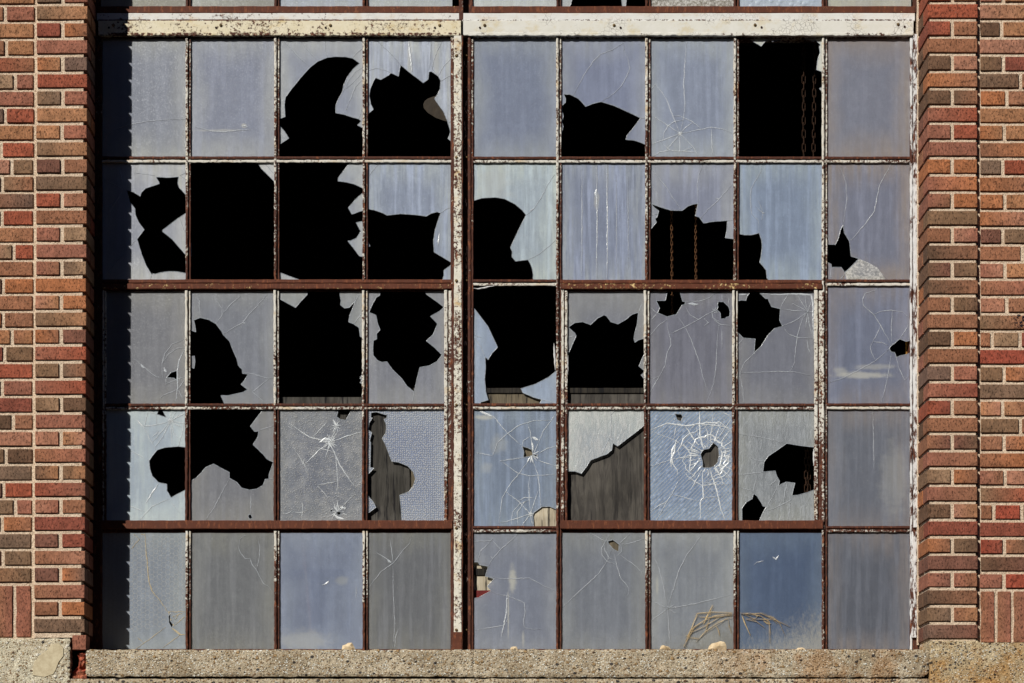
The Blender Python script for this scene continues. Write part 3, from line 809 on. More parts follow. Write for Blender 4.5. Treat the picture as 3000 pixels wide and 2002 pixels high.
        out = out or []
        out.append(o)
    if label: out[0]['label'] = label
    return out
def star(c, r0, r1, n, seed, a0=0, a1=6.283):
    rnd = random.Random(seed); out = []
    for i in range(n):
        a = a0 + (a1 - a0) * (i + rnd.uniform(-.3, .3)) / n; r = r0 * rnd.uniform(0.3, 1); q = rnd.uniform(r1 * 0.5, r1)
        out.append([(c[0] + r * math.cos(a), c[1] + r * math.sin(a)), (c[0] + (r + q) * .5 * math.cos(a + rnd.uniform(-.1, .1)), c[1] + (r + q) * .5 * math.sin(a)), (c[0] + q * math.cos(a), c[1] + q * math.sin(a))])
    return out
def arc(c, r, a0, a1, n=10, j=2, seed=0):
    rnd = random.Random(seed + int(r))
    return [(c[0] + (r + rnd.uniform(-j, j)) * math.cos(R(a0 + (a1 - a0) * i / n)), c[1] + (r + rnd.uniform(-j, j)) * math.sin(R(a0 + (a1 - a0) * i / n))) for i in range(n + 1)]

cols = {1: (299, 543), 2: (559, 802.5), 3: (819, 1061.5), 4: (1078, 1322), 5: (1388, 1629), 6: (1645, 1890), 7: (1906, 2149), 8: (2165, 2407.5), 9: (2424, 2666)}
vcols = {1: (311, 542), 2: (559, 801), 3: (818, 1060), 4: (1078, 1301), 6: (1662, 1886), 7: (1903, 2145), 8: (2162, 2386)}
rows = {1: (112, 459), 2: (476, 819), 3: (836, 1183), 4: (1199, 1542), 5: (1559, 1915)}
vrows = {3: (852, 1183), 4: (1199, 1524)}
PC = {  # seen colour, streak, transparency, texture
 (1,1): ((124,127,134), .25, .12, None), (1,2): ((122,126,138), .35, .12, None), (1,3): ((132,136,146), .3, .15, None), (1,4): ((140,145,154), .95, .12, None), (1,5): ((111,118,134), .25, .12, None),
 (1,6): ((114,120,138), .35, .12, None), (1,7): ((122,129,143), .4, .12, None), (1,8): ((160,162,162), .3, .2, None), (1,9): ((112,114,124), .25, .12, None),
 (2,1): ((140,142,148), .5, .15, None), (2,2): ((156,158,164), .3, .2, None), (2,3): ((138,142,150), .3, .2, None), (2,4): ((128,136,150), .95, .12, None), (2,5): ((144,154,160), .8, .12, None),
 (2,6): ((118,125,141), 1.0, .1, None), (2,7): ((122,126,140), .6, .15, None), (2,8): ((118,130,147), .7, .12, None), (2,9): ((108,111,124), .6, .12, None),
 (3,1): ((108,108,110), .3, .15, None), (3,2): ((110,112,117), .4, .15, None), (3,3): ((122,124,125), .3, .2, None), (3,4): ((113,114,119), .45, .15, None), (3,5): ((124,135,151), .4, .15, None),
 (3,6): ((112,113,117), .3, .15, None), (3,7): ((99,99,107), .5, .12, None), (3,8): ((102,103,110), .35, .12, None), (3,9): ((98,103,118), .55, .12, None),
 (4,1): ((150,160,166), .5, .2, None), (4,2): ((107,107,109), .4, .15, None), (4,3): ((142,146,152), .2, .15, 'hammer'), (4,4): ((140,149,166), .1, .12, 'dots'), (4,5): ((110,121,136), .9, .25, None),
 (4,6): ((166,170,168), .3, .2, 'ripple'), (4,7): ((112,128,150), .2, .2, 'pebble'), (4,8): ((134,136,135), .4, .2, 'ripple'), (4,9): ((92,95,102), .6, .12, None),
 (5,1): ((116,122,128), .3, .12, None), (5,2): ((98,99,99), .5, .1, None), (5,3): ((110,118,136), .3, .35, None), (5,4): ((93,94,95), .7, .1, None), (5,5): ((110,114,124), .35, .2, None),
 (5,6): ((104,107,112), .35, .15, None), (5,7): ((122,125,130), .3, .4, None), (5,8): ((74,88,110), .3, .25, None), (5,9): ((80,83,90), .7, .1, None)}
NAMES = {}
H, K = {}, {}
K[1,1] = [Z(A0, [(185,1330),(280,1240),(440,1190),(620,1160),(800,1145),(950,1145)])]
K[1,2] = [(2.4, Z(A0, [(1050,1215),(1200,1255),(1320,1265),(1450,1250),(1580,1240)])), (4, Z(A0, [(1500,1215),(1530,1205),(1555,1220)]))]
H[1,3] = [Z(A1, [(55,1140),(115,1120),(108,1000),(120,930),(180,850),(260,750),(350,650),(425,590),(520,552),(600,543),(690,545),(765,560),(830,608),(770,660),(710,740),(675,820),(662,885),(625,950),(600,1010),(600,1083),(690,1100),(760,1125),(820,1140),(845,1162),(808,1200),(870,1232),(870,1525),(40,1525),(40,1400),(150,1325),(110,1260),(62,1205),(40,1190)])]
K[1,3] = [Z(A1, q) for q in ([(90,385),(220,520),(350,645)], [(265,400),(340,490),(425,590)], [(500,385),(497,460),(520,550)], [(765,555),(810,500),(858,462)], [(853,650),(790,690),(730,760),(670,880)], [(853,700),(770,790),(700,850)], [(853,770),(790,830),(760,900),(700,1050)], [(62,1270),(120,1340)], [(820,1140),(850,1050)])]
H[1,4] = [Z(A1, [(890,1110),(960,1048),(935,1000),(920,920),(930,850),(960,780),(982,745),(1030,765),(1110,720),(1125,698),(1200,732),(1220,622),(1300,690),(1400,765),(1437,795),(1485,760),(1492,690),(1515,685),(1580,730),(1605,775),(1600,850),(1575,905),(1545,948),(1580,1000),(1630,1070),(1665,1150),(1690,1230),(1697,1270),(1675,1330),(1725,1370),(1725,1530),(890,1530)])]
K[1,4] = [Z(A1, q) for q in ([(985,385),(1110,500),(1220,620)], [(910,680),(980,655),(1060,670),(1125,698)], [(1505,385),(1515,430),(1500,600),(1492,690)], [(1625,385),(1580,470),(1550,540),(1520,660),(1580,725)], [(1700,565),(1630,640),(1580,725)], [(1700,725),(1650,750),(1605,778)], [(1680,1180),(1705,1160)])] + [(5, Z(A1, [(1298,388),(1310,500),(1335,690)]))]
H[1,6] = [Z(A2, [(985,903),(1045,905),(1085,925),(1125,945),(1160,980),(1195,1022),(1260,995),(1340,975),(1460,1010),(1560,1055),(1720,1130),(1660,1215),(1590,1300),(1580,1338),(1660,1345),(1720,1365),(1780,1390),(1780,1530),(950,1530),(965,1280),(980,1215),(970,1170),(982,1110),(970,1070),(968,1015),(1003,980),(1003,945)])]
K[1,6] = [Z(A2, q) for q in ([(1075,915),(1120,830),(1185,710),(1280,575),(1340,520),(1450,480),(1555,415)], [(1555,385),(1562,480),(1600,570),(1618,660),(1590,730),(1540,820),(1460,900),(1355,970)], [(1720,1130),(1765,1133)], [(1205,385),(1218,460)])]
K[1,7] = [Z(A3, q) for q in ([(465,1280),(500,1130),(512,1000),(500,800),(515,560),(530,385)], [(465,1280),(395,1110),(340,960),(280,870),(230,810),(190,860)], [(205,780),(230,810)], [(465,1280),(350,1205),(200,1110)], [(465,1280),(300,1345),(190,1380)], [(465,1280),(335,1440)], [(465,1280),(460,1510)], [(465,1280),(590,1410),(650,1510)], [(465,1280),(520,1220),(590,1170)], [(465,1280),(670,1240),(765,1220),(900,1245),(970,1280)], [(765,1230),(775,1510)], [(395,1110),(470,1115),(590,1170),(670,1240)], [(495,1150),(410,1165),(350,1205),(310,1280),(300,1345)], [(280,1360),(370,1440),(480,1450),(590,1410)], [(190,1510),(270,1455),(370,1440)], [(480,1450),(600,1458)])] + star((1992.3, 391.8), 1, 9, 12, 3)
H[1,8] = [Z(A4, [(180,340),(310,340),(320,383),(425,445),(460,400),(515,383),(525,383),(530,400),(560,396),(620,382),(640,340),(835,340),(850,378),(880,385),(925,400),(945,385),(995,430),(980,450),(988,510),(965,580),(955,670),(1025,695),(1025,820),(983,850),(1025,900),(1025,1530),(180,1530)])]
H[2,1] = [Z(B0, [(395,350),(460,370),(525,410),(535,375),(575,335),(708,290),(705,275),(688,250),(678,225),(790,232),(893,222),(885,290),(900,330),(975,410),(975,565),(890,620),(740,735),(740,748),(830,820),(890,890),(975,985),(975,1148),(880,1132),(800,1130),(720,1140),(670,1155),(650,1150),(637,1162),(580,1070),(540,970),(495,822),(563,730),(510,660),(480,590),(475,530),(425,465)])]
K[2,1] = [Z(B0, q) for q in ([(460,185),(560,195),(665,212)], [(905,212),(955,185)], [(905,212),(955,245)], [(495,822),(445,870),(350,980),(240,1105)], [(175,650),(270,490),(360,345)], [(360,340),(170,245)], [(360,310),(330,180),(320,100)], [(637,1162),(625,1200)], [(905,620),(955,760)])]
H[2,2] = [Z(B0, [(980,50),(1130,70),(1640,70),(1680,140),(1740,200),(1820,280),(1820,1240),(980,1240),(980,990),(1014,985),(1014,855),(980,850)])]
K[2,2] = [Z(B0, [(1720,100),(1800,190)])]
H[2,3] = [Z(B1, [(40,50),(755,55),(735,85),(625,235),(622,265),(700,275),(780,295),(875,340),(875,365),(790,440),(720,520),(755,582),(875,540),(875,648),(795,662),(840,745),(800,810),(740,838),(718,835),(720,845),(780,920),(825,980),(875,995),(875,1235),(300,1235),(240,1205),(60,1140),(40,1135)])]
H[2,4] = [Z(B1, [(890,530),(960,540),(1050,570),(1090,592),(1220,578),(1370,588),(1465,602),(1510,575),(1570,560),(1605,570),(1580,640),(1550,740),(1535,840),(1542,945),(1715,1048),(1695,1075),(1635,1120),(1635,1170),(1615,1235),(890,1235),(890,905),(928,888),(912,850),(890,845)])]
K[2,4] = [Z(B1, [(910,250),(935,190),(985,130),(1035,85)]), Z(B1, [(1605,570),(1650,535),(1695,522)]), (4, Z(B1, [(1595,760),(1588,800),(1580,880)]))]
H[2,5] = [Z(B2, [(100,458),(200,428),(330,420),(420,435),(520,485),(590,545),(625,590),(560,720),(475,900),(493,940),(490,990),(525,1032),(645,1018),(680,1090),(692,1160),(692,1235),(100,1235)])]
K[2,5] = [Z(B2, q) for q in ([(625,590),(700,530),(760,440),(830,300),(895,205)], [(645,1018),(740,970),(850,885),(905,830)])] + [(4, Z(B2, [(660,550),(700,530)]))]
K[2,6] = [(2.6, Z(B2, [(1303,95),(1303,300),(1306,650),(1300,1000),(1302,1200)])), (3.2, Z(B2, [(1400,95),(1400,300),(1404,650),(1402,1000),(1400,1200)])), (7, Z(B2, [(1300,340),(1292,380),(1306,440)])), (2, Z(B2, [(1160,120),(1160,600),(1158,1180)])), (1.6, Z(B2, [(1490,200),(1490,1100)])), (1.6, Z(B2, [(1600,200),(1604,1100)]))]
H[2,7] = [Z(B3, [(188,480),(280,515),(380,545),(485,547),(540,505),(590,487),(638,480),(612,598),(650,612),(690,668),(780,652),(918,643),(912,740),(898,808),(985,820),(985,1235),(165,1235),(165,750),(240,660),(225,625),(245,610),(262,550),(220,520)])]
K[2,7] = [Z(B3, q) for q in ([(190,145),(330,320),(380,400),(465,530)], [(190,280),(235,370),(268,500)], [(683,100),(650,190),(630,290),(640,470)], [(665,615),(740,530),(830,450),(965,295)], [(918,643),(970,640)], [(190,590),(250,580)])] + [(6, Z(B3, [(805,430),(835,438)]))]
H[2,8] = [Z(B3, [(1005,765),(1080,780),(1150,780),(1222,762),(1245,830),(1250,900),(1240,990),(1228,1045),(1260,1080),(1290,1120),(1295,1190),(1330,1235),(1005,1235)])]
K[2,8] = [Z(B3, q) for q in ([(1247,110),(1240,170),(1180,270),(1145,340),(1140,450),(1150,580),(1215,645),(1222,762)], [(1215,450),(1260,570)], [(1185,510),(1260,570),(1245,640)])] + [(6, Z(B3, [(1248,568),(1272,572)]))]
H[2,9] = [Z(B4, [(230,685),(240,760),(290,840),(305,985),(380,1008),(310,1080),(245,1138),(210,1090),(118,1090),(115,1060),(75,1040),(85,960),(78,870),(155,872),(185,810),(205,730)])]
K[2,9] = [Z(B4, q) for q in ([(230,685),(265,450),(255,270),(210,150),(170,95)], [(380,1008),(500,1070),(600,1150),(650,1200)], [(118,1090),(110,1205)], [(90,780),(98,870)], [(245,1150),(200,1205)])] + [(2, Z(B4, [(305,830),(430,690),(525,560),(580,300),(695,95)]))]
H[3,1] = [Z(C0, [(775,970),(820,920),(875,903),(878,1000),(850,975),(800,970)])]
K[3,1] = [Z(C0, q) for q in ([(455,780),(550,860),(680,965),(745,972)], [(740,970),(735,830),(760,740),(830,650),(950,605)], [(740,830),(800,740),(880,690),(955,685)], [(955,960),(770,1030)], [(720,1160),(740,1140),(885,1085)], [(880,1085),(955,990)], [(885,1085),(935,1170)], [(770,1030),(775,970)])] + [(3, Z(C0, [(950,700),(900,800),(880,900),(885,1050),(865,1210)])), (5, Z(C0, [(530,840),(565,880)])), (5, Z(C0, [(755,880),(775,920)]))]
H[3,2] = [Z(C0, [(1037,420),(1100,395),(1180,415),(1250,455),(1300,520),(1320,560),(1380,620),(1410,700),(1450,790),(1465,855),(1500,890),(1505,930),(1558,937),(1520,1000),(1490,1035),(1552,1083),(1510,1110),(1360,1143),(1297,1140),(1340,1240),(980,1240),(980,860),(1040,882),(1050,820),(1045,762),(980,772),(980,508),(1057,532),(1050,470)])]
K[3,2] = [Z(C0, q) for q in ([(1060,195),(1095,240),(1100,390)], [(1240,200),(1300,300),(1312,370),(1255,450)], [(1312,360),(1400,260),(1485,185)], [(1320,555),(1420,490),(1510,440),(1560,370),(1640,290),(1740,175)], [(1505,920),(1600,935),(1740,975),(1800,975)], [(1750,985),(1600,1105),(1725,1220)])] + [(7, Z(C0, [(1500,445),(1530,450)]))]
H[3,3] = [Z(C1, [(322,120),(328,175),(265,240),(215,300),(60,215),(35,200),(35,1240),(875,1240),(875,1040),(833,1020),(850,992),(832,978),(875,900),(875,590),(835,578),(822,490),(770,455),(722,437),(735,370),(790,235),(730,298),(685,305),(645,275),(650,235),(640,175),(642,120)])]
K[3,3] = [Z(C1, [(775,455),(850,350)]), Z(C1, [(790,240),(820,170)])]
H[3,4] = [Z(C1, [(1030,120),(1020,185),(990,200),(960,250),(918,345),(985,372),(1000,450),(1025,512),(990,548),(993,600),(960,615),(955,700),(960,760),(1000,805),(1040,823),(1090,817),(1140,890),(1237,985),(1280,1050),(1350,1107),(1375,990),(1405,872),(1500,855),(1570,815),(1617,752),(1550,685),(1467,618),(1530,560),(1575,455),(1508,383),(1600,330),(1637,295),(1550,230),(1468,172),(1440,120)])]
K[3,4] = [Z(C1, [(1350,1107),(1335,1215)]), Z(C1, [(910,630),(960,615)])]
H[3,5] = [Z(C2, [(95,40),(930,40),(930,890),(850,960),(720,1030),(575,1075),(595,1115),(700,1160),(775,1180),(740,1245),(180,1245),(190,1205),(262,1185),(240,1110),(228,980),(237,880),(233,770),(262,798),(300,735),(352,680),(260,480),(118,295),(95,270)])]
K[3,5] = [Z(C2, q) for q in ([(118,575),(190,670),(233,770)], [(120,560),(200,590)], [(775,1180),(900,1215)], [(770,1030),(772,1070)])]
H[3,6] = [Z(C2, [(1028,487),(1090,445),(1165,435),(1243,463),(1310,400),(1370,370),(1395,380),(1435,435),(1505,457),(1570,420),(1640,365),(1700,345),(1690,450),(1665,545),(1657,600),(1667,632),(1700,610),(1770,590),(1770,710),(1705,860),(1770,915),(1725,945),(1770,1000),(1770,1240),(1000,1240),(1000,760),(1030,740),(1105,570),(1092,545)])]
K[3,6] = [Z(C2, q) for q in ([(1030,390),(1070,445)], [(1735,260),(1700,345)], [(1022,590),(1100,565)])]
H[3,7] = [Z(C3, [(345,120),(465,120),(465,155),(490,240),(515,243),(512,270),(485,275),(430,365),(340,387),(250,350),(270,305),(235,232),(325,232),(335,190)]), Z(C3, [(830,243),(880,243),(930,290),(945,340),(940,385),(915,390),(895,405),(855,408),(850,350),(818,320),(830,295),(822,275)])]
K[3,7] = [Z(C3, q) for q in ([(338,390),(345,500),(375,600),(380,660),(340,740),(325,850),(270,950),(215,980),(175,975)], [(430,370),(515,485),(580,630),(650,820),(690,980),(740,1130)], [(840,450),(820,620),(810,850),(790,1020),(740,1160),(722,1210)], [(515,285),(560,370),(640,415),(750,350),(820,320)], [(385,545),(515,485),(640,415)], [(175,570),(260,470),(338,415)], [(515,243),(650,240),(740,210),(800,165)], [(250,355),(190,420)], [(270,950),(180,1110)], [(780,410),(850,460),(940,470)], [(820,300),(770,340),(780,400),(850,440)], [(180,300),(240,350)], [(870,165),(870,235)], [(935,200),(925,290)], [(865,500),(868,690)], [(690,480),(735,445),(700,410)])] + star((2096, 912), 3, 16, 9, 7) + [(5, Z(C3, [(540,262),(640,268)]))]
H[3,8] = [Z(C3, [(1130,120),(1230,120),(1230,162),(1285,215),(1305,212),(1340,290),(1425,310),(1418,420),(1445,478),(1370,500),(1310,560),(1240,670),(1173,735),(1185,600),(1070,590),(1020,540),(1000,520),(1000,240),(1050,228),(1095,232),(1105,195),(1130,160)])]
K[3,8] = [Z(C3, q) for q in ([(1690,340),(1560,330),(1425,310)], [(1690,340),(1560,430),(1445,475)], [(1690,340),(1620,300),(1545,265)], [(1690,340),(1640,270),(1590,180)], [(1690,340),(1670,260),(1665,175)], [(1690,340),(1725,230)], [(1690,340),(1745,345)], [(1690,340),(1700,450),(1730,560)], [(1690,340),(1665,500)], [(1690,340),(1640,400),(1590,560),(1570,700),(1560,830),(1520,910)], [(1445,478),(1500,550),(1600,590),(1735,590)], [(1500,170),(1445,260),(1425,310)], [(1680,600),(1690,690),(1725,750)], [(1040,935),(1060,925),(1380,912),(1560,915),(1720,950)], [(1040,930),(1080,830),(1173,740)], [(1040,940),(1070,1100),(1075,1215)], [(1070,590),(1020,660)])] + [(4, Z(C3, [(1030,180),(1110,172),(1240,165),(1400,178),(1560,170),(1720,180),(1738,260),(1742,600)]))]
H[3,9] = [Z(C4, [(770,305),(830,330),(880,318),(880,436),(830,455),(780,465),(740,482),(722,435),(690,430),(670,400),(685,375),(725,345)])]
K[3,9] = [Z(C4, q) for q in ([(690,360),(635,265),(590,180),(520,70),(430,0)], [(695,345),(690,200),(700,30)], [(660,370),(600,340),(515,330)], [(90,725),(230,680),(370,610),(540,515),(665,405)], [(520,70),(600,40),(690,30),(800,50),(860,100)], [(590,180),(515,330)], [(515,330),(490,380),(500,440),(540,515)], [(695,440),(650,700),(595,915)], [(730,460),(770,600),(815,700),(860,660)], [(775,300),(840,200),(855,130)])] + [Z(B4, [(570,1270),(540,1310),(440,1340),(415,1400),(425,1460),(520,1540)])] + star((2613, 1018), 2, 12, 10, 5)
H[4,1] = [Z(D0, [(715,120),(700,170),(685,210),(775,240)]), Z(D0, [(610,655),(640,610),(690,550),(760,528),(890,517),(980,528),(980,922),(820,1008),(780,940),(780,878),(700,862),(640,800),(618,730)])]
sc = (499.5, 1234)
K[4,1] = [Z(D0, q) for q in ([(600,180),(680,210)], [(600,180),(565,325),(680,310),(790,285)], [(680,215),(680,300)], [(490,260),(550,325),(620,450),(680,555)], [(955,230),(930,380),(890,515)], [(520,1220),(640,1090),(790,1025)], [(400,1075),(570,1145)], [(240,465),(330,500),(430,555)], [(430,555),(560,630)], [(800,1020),(900,1150)], [(815,275),(820,165)], [(815,275),(880,170)], [(815,275),(955,200)], [(815,275),(955,300)], [(815,275),(920,330)], [(815,275),(850,400),(905,450)], [(815,275),(830,500)], [(815,275),(740,430),(670,520)], [(815,275),(640,480)], [(815,275),(720,165)], [(700,370),(640,430)], [(850,260),(900,210),(950,230)])] + [(3, Z(D0, [(700,875),(640,960),(580,1060)])), (3, Z(D0, [(490,260),(550,325)]))] + star(sc, 1, 13, 14, 4)
H[4,2] = [Z(D0, [(980,120),(1720,120),(1705,160),(1650,230),(1580,325),(1620,375),(1660,372),(1650,430),(1605,500),(1700,590),(1740,640),(1800,668),(1760,780),(1755,828),(1722,832),(1700,890),(1640,925),(1570,935),(1495,915),(1450,860),(1378,820),(1378,765),(1290,720),(1228,685),(1150,720),(1110,770),(1060,820),(980,865)]), Z(D0, [(1562,1170),(1590,1172),(1597,1205),(1575,1215),(1560,1195)])]
K[4,2] = [Z(D0, q) for q in ([(1382,825),(1300,970),(1230,1110),(1155,1215)], [(1590,935),(1580,1170)], [(1660,372),(1700,350),(1795,322)], [(1755,830),(1800,832)])]
H[4,3] = [Z(D1, [(590,120),(770,120),(755,165),(710,240),(697,268),(640,258),(608,232),(620,190)]), Z(D1, [(545,1130),(575,1110),(560,1160)]), Z(D1, [(610,1140),(650,1145),(645,1172),(615,1175)]), Z(D1, [(155,1150),(175,1138),(205,1143),(180,1150)])]
K[4,3] = [Z(D1, q) for q in ([(640,260),(580,400),(545,480)], [(370,430),(545,480)], [(520,280),(380,430)], [(620,380),(545,480)], [(545,480),(600,600),(620,850),(610,1030)], [(140,320),(190,355)], [(620,850),(430,890)], [(430,900),(530,1010)], [(160,1145),(280,1150),(280,1230)], [(600,1150),(780,980)], [(280,1150),(280,1040)], [(100,1165),(200,1145)], [(205,540),(340,760)], [(370,520),(545,560),(630,600)], [(300,640),(280,700)], [(545,480),(500,640)])] + [(5, Z(D1, [(440,480),(500,440),(560,460)])), (6, Z(D1, [(530,470),(550,520)])), (5, Z(D1, [(560,1150),(620,1200),(680,1215)])), (5, Z(D1, [(640,1100),(690,1110)])), (4, Z(D1, [(575,260),(610,320)]))] + [(1.9, q) for q in star((966, 1296), 2, 30, 16, 2) + star((988, 1500), 4, 30, 14, 9) + star((985, 1250), 2, 22, 9, 31)] + [(2.2, Z(D1, q)) for q in ([(545,480),(430,560),(300,700)], [(545,480),(700,420),(850,380)], [(545,480),(640,700),(780,900)], [(620,1030),(610,1140)], [(160,300),(350,430),(545,480)])]
H[4,4] = [Z(D1, [(937,195),(985,187),(1030,200),(1065,212),(1092,215),(1088,245),(1060,258),(1080,300),(1085,345),(1075,395),(1045,440),(1075,500),(1135,660),(1200,668),(1290,705),(1340,760),(1362,830),(1340,900),(1300,950),(1212,985),(1225,1110),(1232,1250),(885,1250),(885,1175),(985,1100),(960,1050),(885,960),(885,810),(965,725),(930,718),(932,580),(935,480),(925,465),(945,385),(912,360),(920,290),(950,245),(935,240)])]
H[4,5] = [Z(D2, [(588,517),(640,530),(680,550),(690,600),(655,615),(598,622),(605,570)]), Z(D2, [(692,605),(740,590),(725,620)]), Z(D2, [(700,1150),(775,1095),(850,1092),(930,1125),(930,1300),(700,1300),(690,1180)])]
K[4,5] = [Z(D2, q) for q in ([(588,517),(450,395),(330,250),(230,170)], [(690,605),(670,400),(640,295)], [(740,490),(790,370),(860,280),(905,210)], [(690,605),(740,490)], [(750,580),(830,535),(905,515)], [(740,650),(905,705)], [(598,625),(380,655)], [(655,645),(560,775),(480,870),(400,1000),(365,1250)], [(690,640),(740,795),(755,930),(768,1100)], [(305,610),(350,480),(450,395),(550,320),(700,270),(860,268)], [(145,575),(305,610)], [(380,655),(550,775),(660,800),(905,785)], [(665,1165),(430,1240),(365,1248)], [(665,1165),(580,1280)], [(665,1165),(555,1045),(430,950)], [(665,1165),(655,1000),(650,880),(665,800)], [(665,1165),(740,940)], [(485,1280),(495,1150),(560,1070),(620,1040)], [(545,1280),(540,1150),(600,1060),(650,1030)], [(555,1035),(620,1005),(710,1015)], [(590,510),(600,460),(660,425)], [(665,1165),(690,1280)], [(665,1165),(600,1090)])] + [(6, Z(D2, [(685,430),(740,455)])), (4, Z(D2, [(685,480),(690,560)])), (5, Z(D2, [(815,675),(840,685)])), (5, Z(D2, [(150,165),(230,200),(300,230)]))] + star((1555, 1507), 1, 13, 16, 8) + [(2.6, q) for q in star((1558, 1334), 4, 26, 14, 18)]
H[4,6] = [Z(D2, [(1775,300),(1690,370),(1500,515),(1455,485),(1445,550),(1400,590),(1330,615),(1240,650),(1205,710),(1155,777),(1090,755),(1000,755),(1000,1260),(1775,1260)])]
K[4,6] = [Z(D2, q) for q in ([(1430,165),(1440,250),(1435,400),(1450,480)], [(1490,170),(1430,220)], [(1430,420),(1350,590)])] + [(5, Z(D2, [(1430,430),(1455,465)]))]
H[4,7] = [Z(D3, [(415,205),(480,210),(490,240),(475,278),(440,265),(430,240)]), Z(D3, [(785,480),(830,520),(840,600),(825,670),(790,710),(740,722),(682,722),(680,660),(660,590),(690,548),(740,540)])]
w7 = (1850 + 745 / 3.2667, 1150 + 615 / 3.2667)
K[4,7] = [Z(D3, q) for q in ([(785,170),(770,400)], [(180,370),(420,460),(560,560),(660,590)], [(180,710),(400,640),(660,590)], [(390,980),(520,1010),(650,1045)], [(690,1005),(830,1000)], [(840,600),(970,640)], [(830,550),(970,530)], [(800,480),(860,390),(960,250)], [(460,820),(400,950),(330,1060),(240,1230)], [(180,1140),(350,1030)], [(825,670),(960,870)], [(650,850),(780,880),(950,880)], [(860,180),(960,240)], [(430,300),(405,450)], [(840,700),(880,800)])] + \
    [(3.2, Z(D3, q)) for q in ([(650,170),(655,400),(690,540)], [(520,330),(640,510)], [(560,760),(650,640)], [(685,720),(680,830),(690,1010),(660,1040),(660,1235)], [(750,725),(820,950),(860,1130),(900,1235)], [(190,360),(340,295),(520,320),(650,300),(900,330)], [(490,490),(570,590),(555,760)])] + \
    [(3.2, arc(w7, 106, 150, 215, 7, 6)), (2.6, arc(w7, 100, 235, 320, 8, 8)), (2.2, arc(w7, 84, 60, 150, 8, 7)), (2.6, arc(w7, 88, 180, 260, 7, 7)), (4, arc(w7, 60, 200, 300, 9, 7)), (3.5, arc(w7, 50, 320, 420, 8, 6)), (4, arc(w7, 38, 300, 430, 8, 5))] + [(3.0, q) for q in star(w7, 32, 66, 26, 11)] + [(2.0, q) for q in star(w7, 60, 112, 22, 14)] + [(4.5, arc(w7, 110, 165, 200, 5, 6)), (4.5, arc(w7, 52, 270, 330, 6, 6)), (3.6, arc(w7, 56, 350, 440, 7, 6)), (2.0, arc(w7, 70, 20, 95, 7, 7)), (2.0, arc(w7, 74, 120, 190, 7, 6)), (1.8, arc(w7, 94, 250, 320, 8, 8))] + [(2.2, q) for q in star((1988, 1222), 12, 26, 9, 12)]
H[4,8] = [Z(D3, [(1485,488),(1620,510),(1775,528),(1775,922),(1680,960),(1590,985),(1535,988),(1565,868),(1480,858),(1405,895),(1418,850),(1390,800),(1375,752),(1257,762),(1270,665),(1310,610),(1400,550)]), Z(D3, [(1168,968),(1200,990),(1240,1050),(1260,1090),(1290,1095),(1270,1130),(1250,1170),(1215,1250),(1060,1250),(1057,1110),(1100,1050),(1155,1020)])]
K[4,8] = [Z(D3, q) for q in ([(1035,398),(1235,430),(1485,488)], [(1035,790),(1257,765)], [(1400,895),(1280,1130)], [(1565,868),(1530,1030),(1370,1110),(1280,1135)], [(1470,870),(1460,1050)], [(1205,790),(1165,960)], [(1035,910),(1165,945)], [(1520,1060),(1500,1235)], [(1400,820),(1330,890)], [(1140,625),(1190,650),(1270,660)], [(1490,870),(1470,960)])]
K[4,9] = [Z(C4, [(515,975),(518,1200),(525,1560)])]
H[5,1] = [Z(E0, [(820,890),(795,930),(800,990),(825,1038),(842,1012),(812,970),(815,920)])]
K[5,1] = [Z(E0, q) for q in ([(790,885),(955,885)], [(490,1235),(640,1130),(770,1030)], [(740,1230),(910,1105)], [(440,280),(520,190),(470,145)], [(860,960),(900,900)], [(860,1010),(955,930)], [(500,1130),(560,1185)], [(840,930),(930,900)])] + [(2.6, Z(E0, [(570,130),(580,300),(610,600),(640,690),(700,760),(790,885)])), (4, Z(E0, [(800,890),(795,980),(830,1040),(915,1105),(955,1105)])), (6, Z(E0, [(815,905),(820,990),(850,1020)])), (5, Z(E0, [(535,140),(570,150)]))]
K[5,2] = [Z(E0, q) for q in ([(1525,155),(1480,190),(1470,280),(1490,330),(1530,378),(1580,380),(1600,440),(1640,490),(1700,610),(1760,650),(1805,710)], [(1645,160),(1672,270),(1660,400),(1640,485)])]
K[5,3] = [Z(E1, [(795,635),(795,750)]), (4, Z(E1, [(470,630),(500,620),(535,590)]))]
K[5,4] = [Z(E1, q) for q in ([(915,680),(940,620),(1040,495),(1150,420),(1240,300),(1310,230),(1325,160)], [(1150,420),(1120,190)], [(1150,420),(1050,355),(980,310)], [(1150,430),(1150,650),(1160,850),(1165,1040),(1145,1230)], [(1200,1040),(1170,1130),(1165,1235)])] + [(5, Z(E1, [(1095,385),(1130,415)]))]
H[5,5] = [Z(E2, [(95,408),(165,408),(180,435),(262,450),(235,545),(320,568),(255,640),(290,685),(240,710),(170,750),(95,762)])]
K[5,5] = [Z(E2, q) for q in ([(120,215),(290,205),(320,160)], [(165,400),(185,310),(290,205)], [(550,140),(440,240),(380,290),(300,380),(262,450)], [(310,210),(380,290)], [(235,548),(420,570),(660,562),(780,630),(905,685)], [(290,685),(350,715),(440,730),(610,800),(615,900),(600,980),(610,1040),(700,1055),(770,1050)], [(130,1065),(420,1010),(470,905)], [(280,350),(310,385)])] + [(3, Z(E2, [(445,700),(435,900),(390,1120)]))]
H[5,6] = [Z(E2, [(1405,210),(1455,195),(1515,240),(1510,312),(1460,285),(1420,240)])]
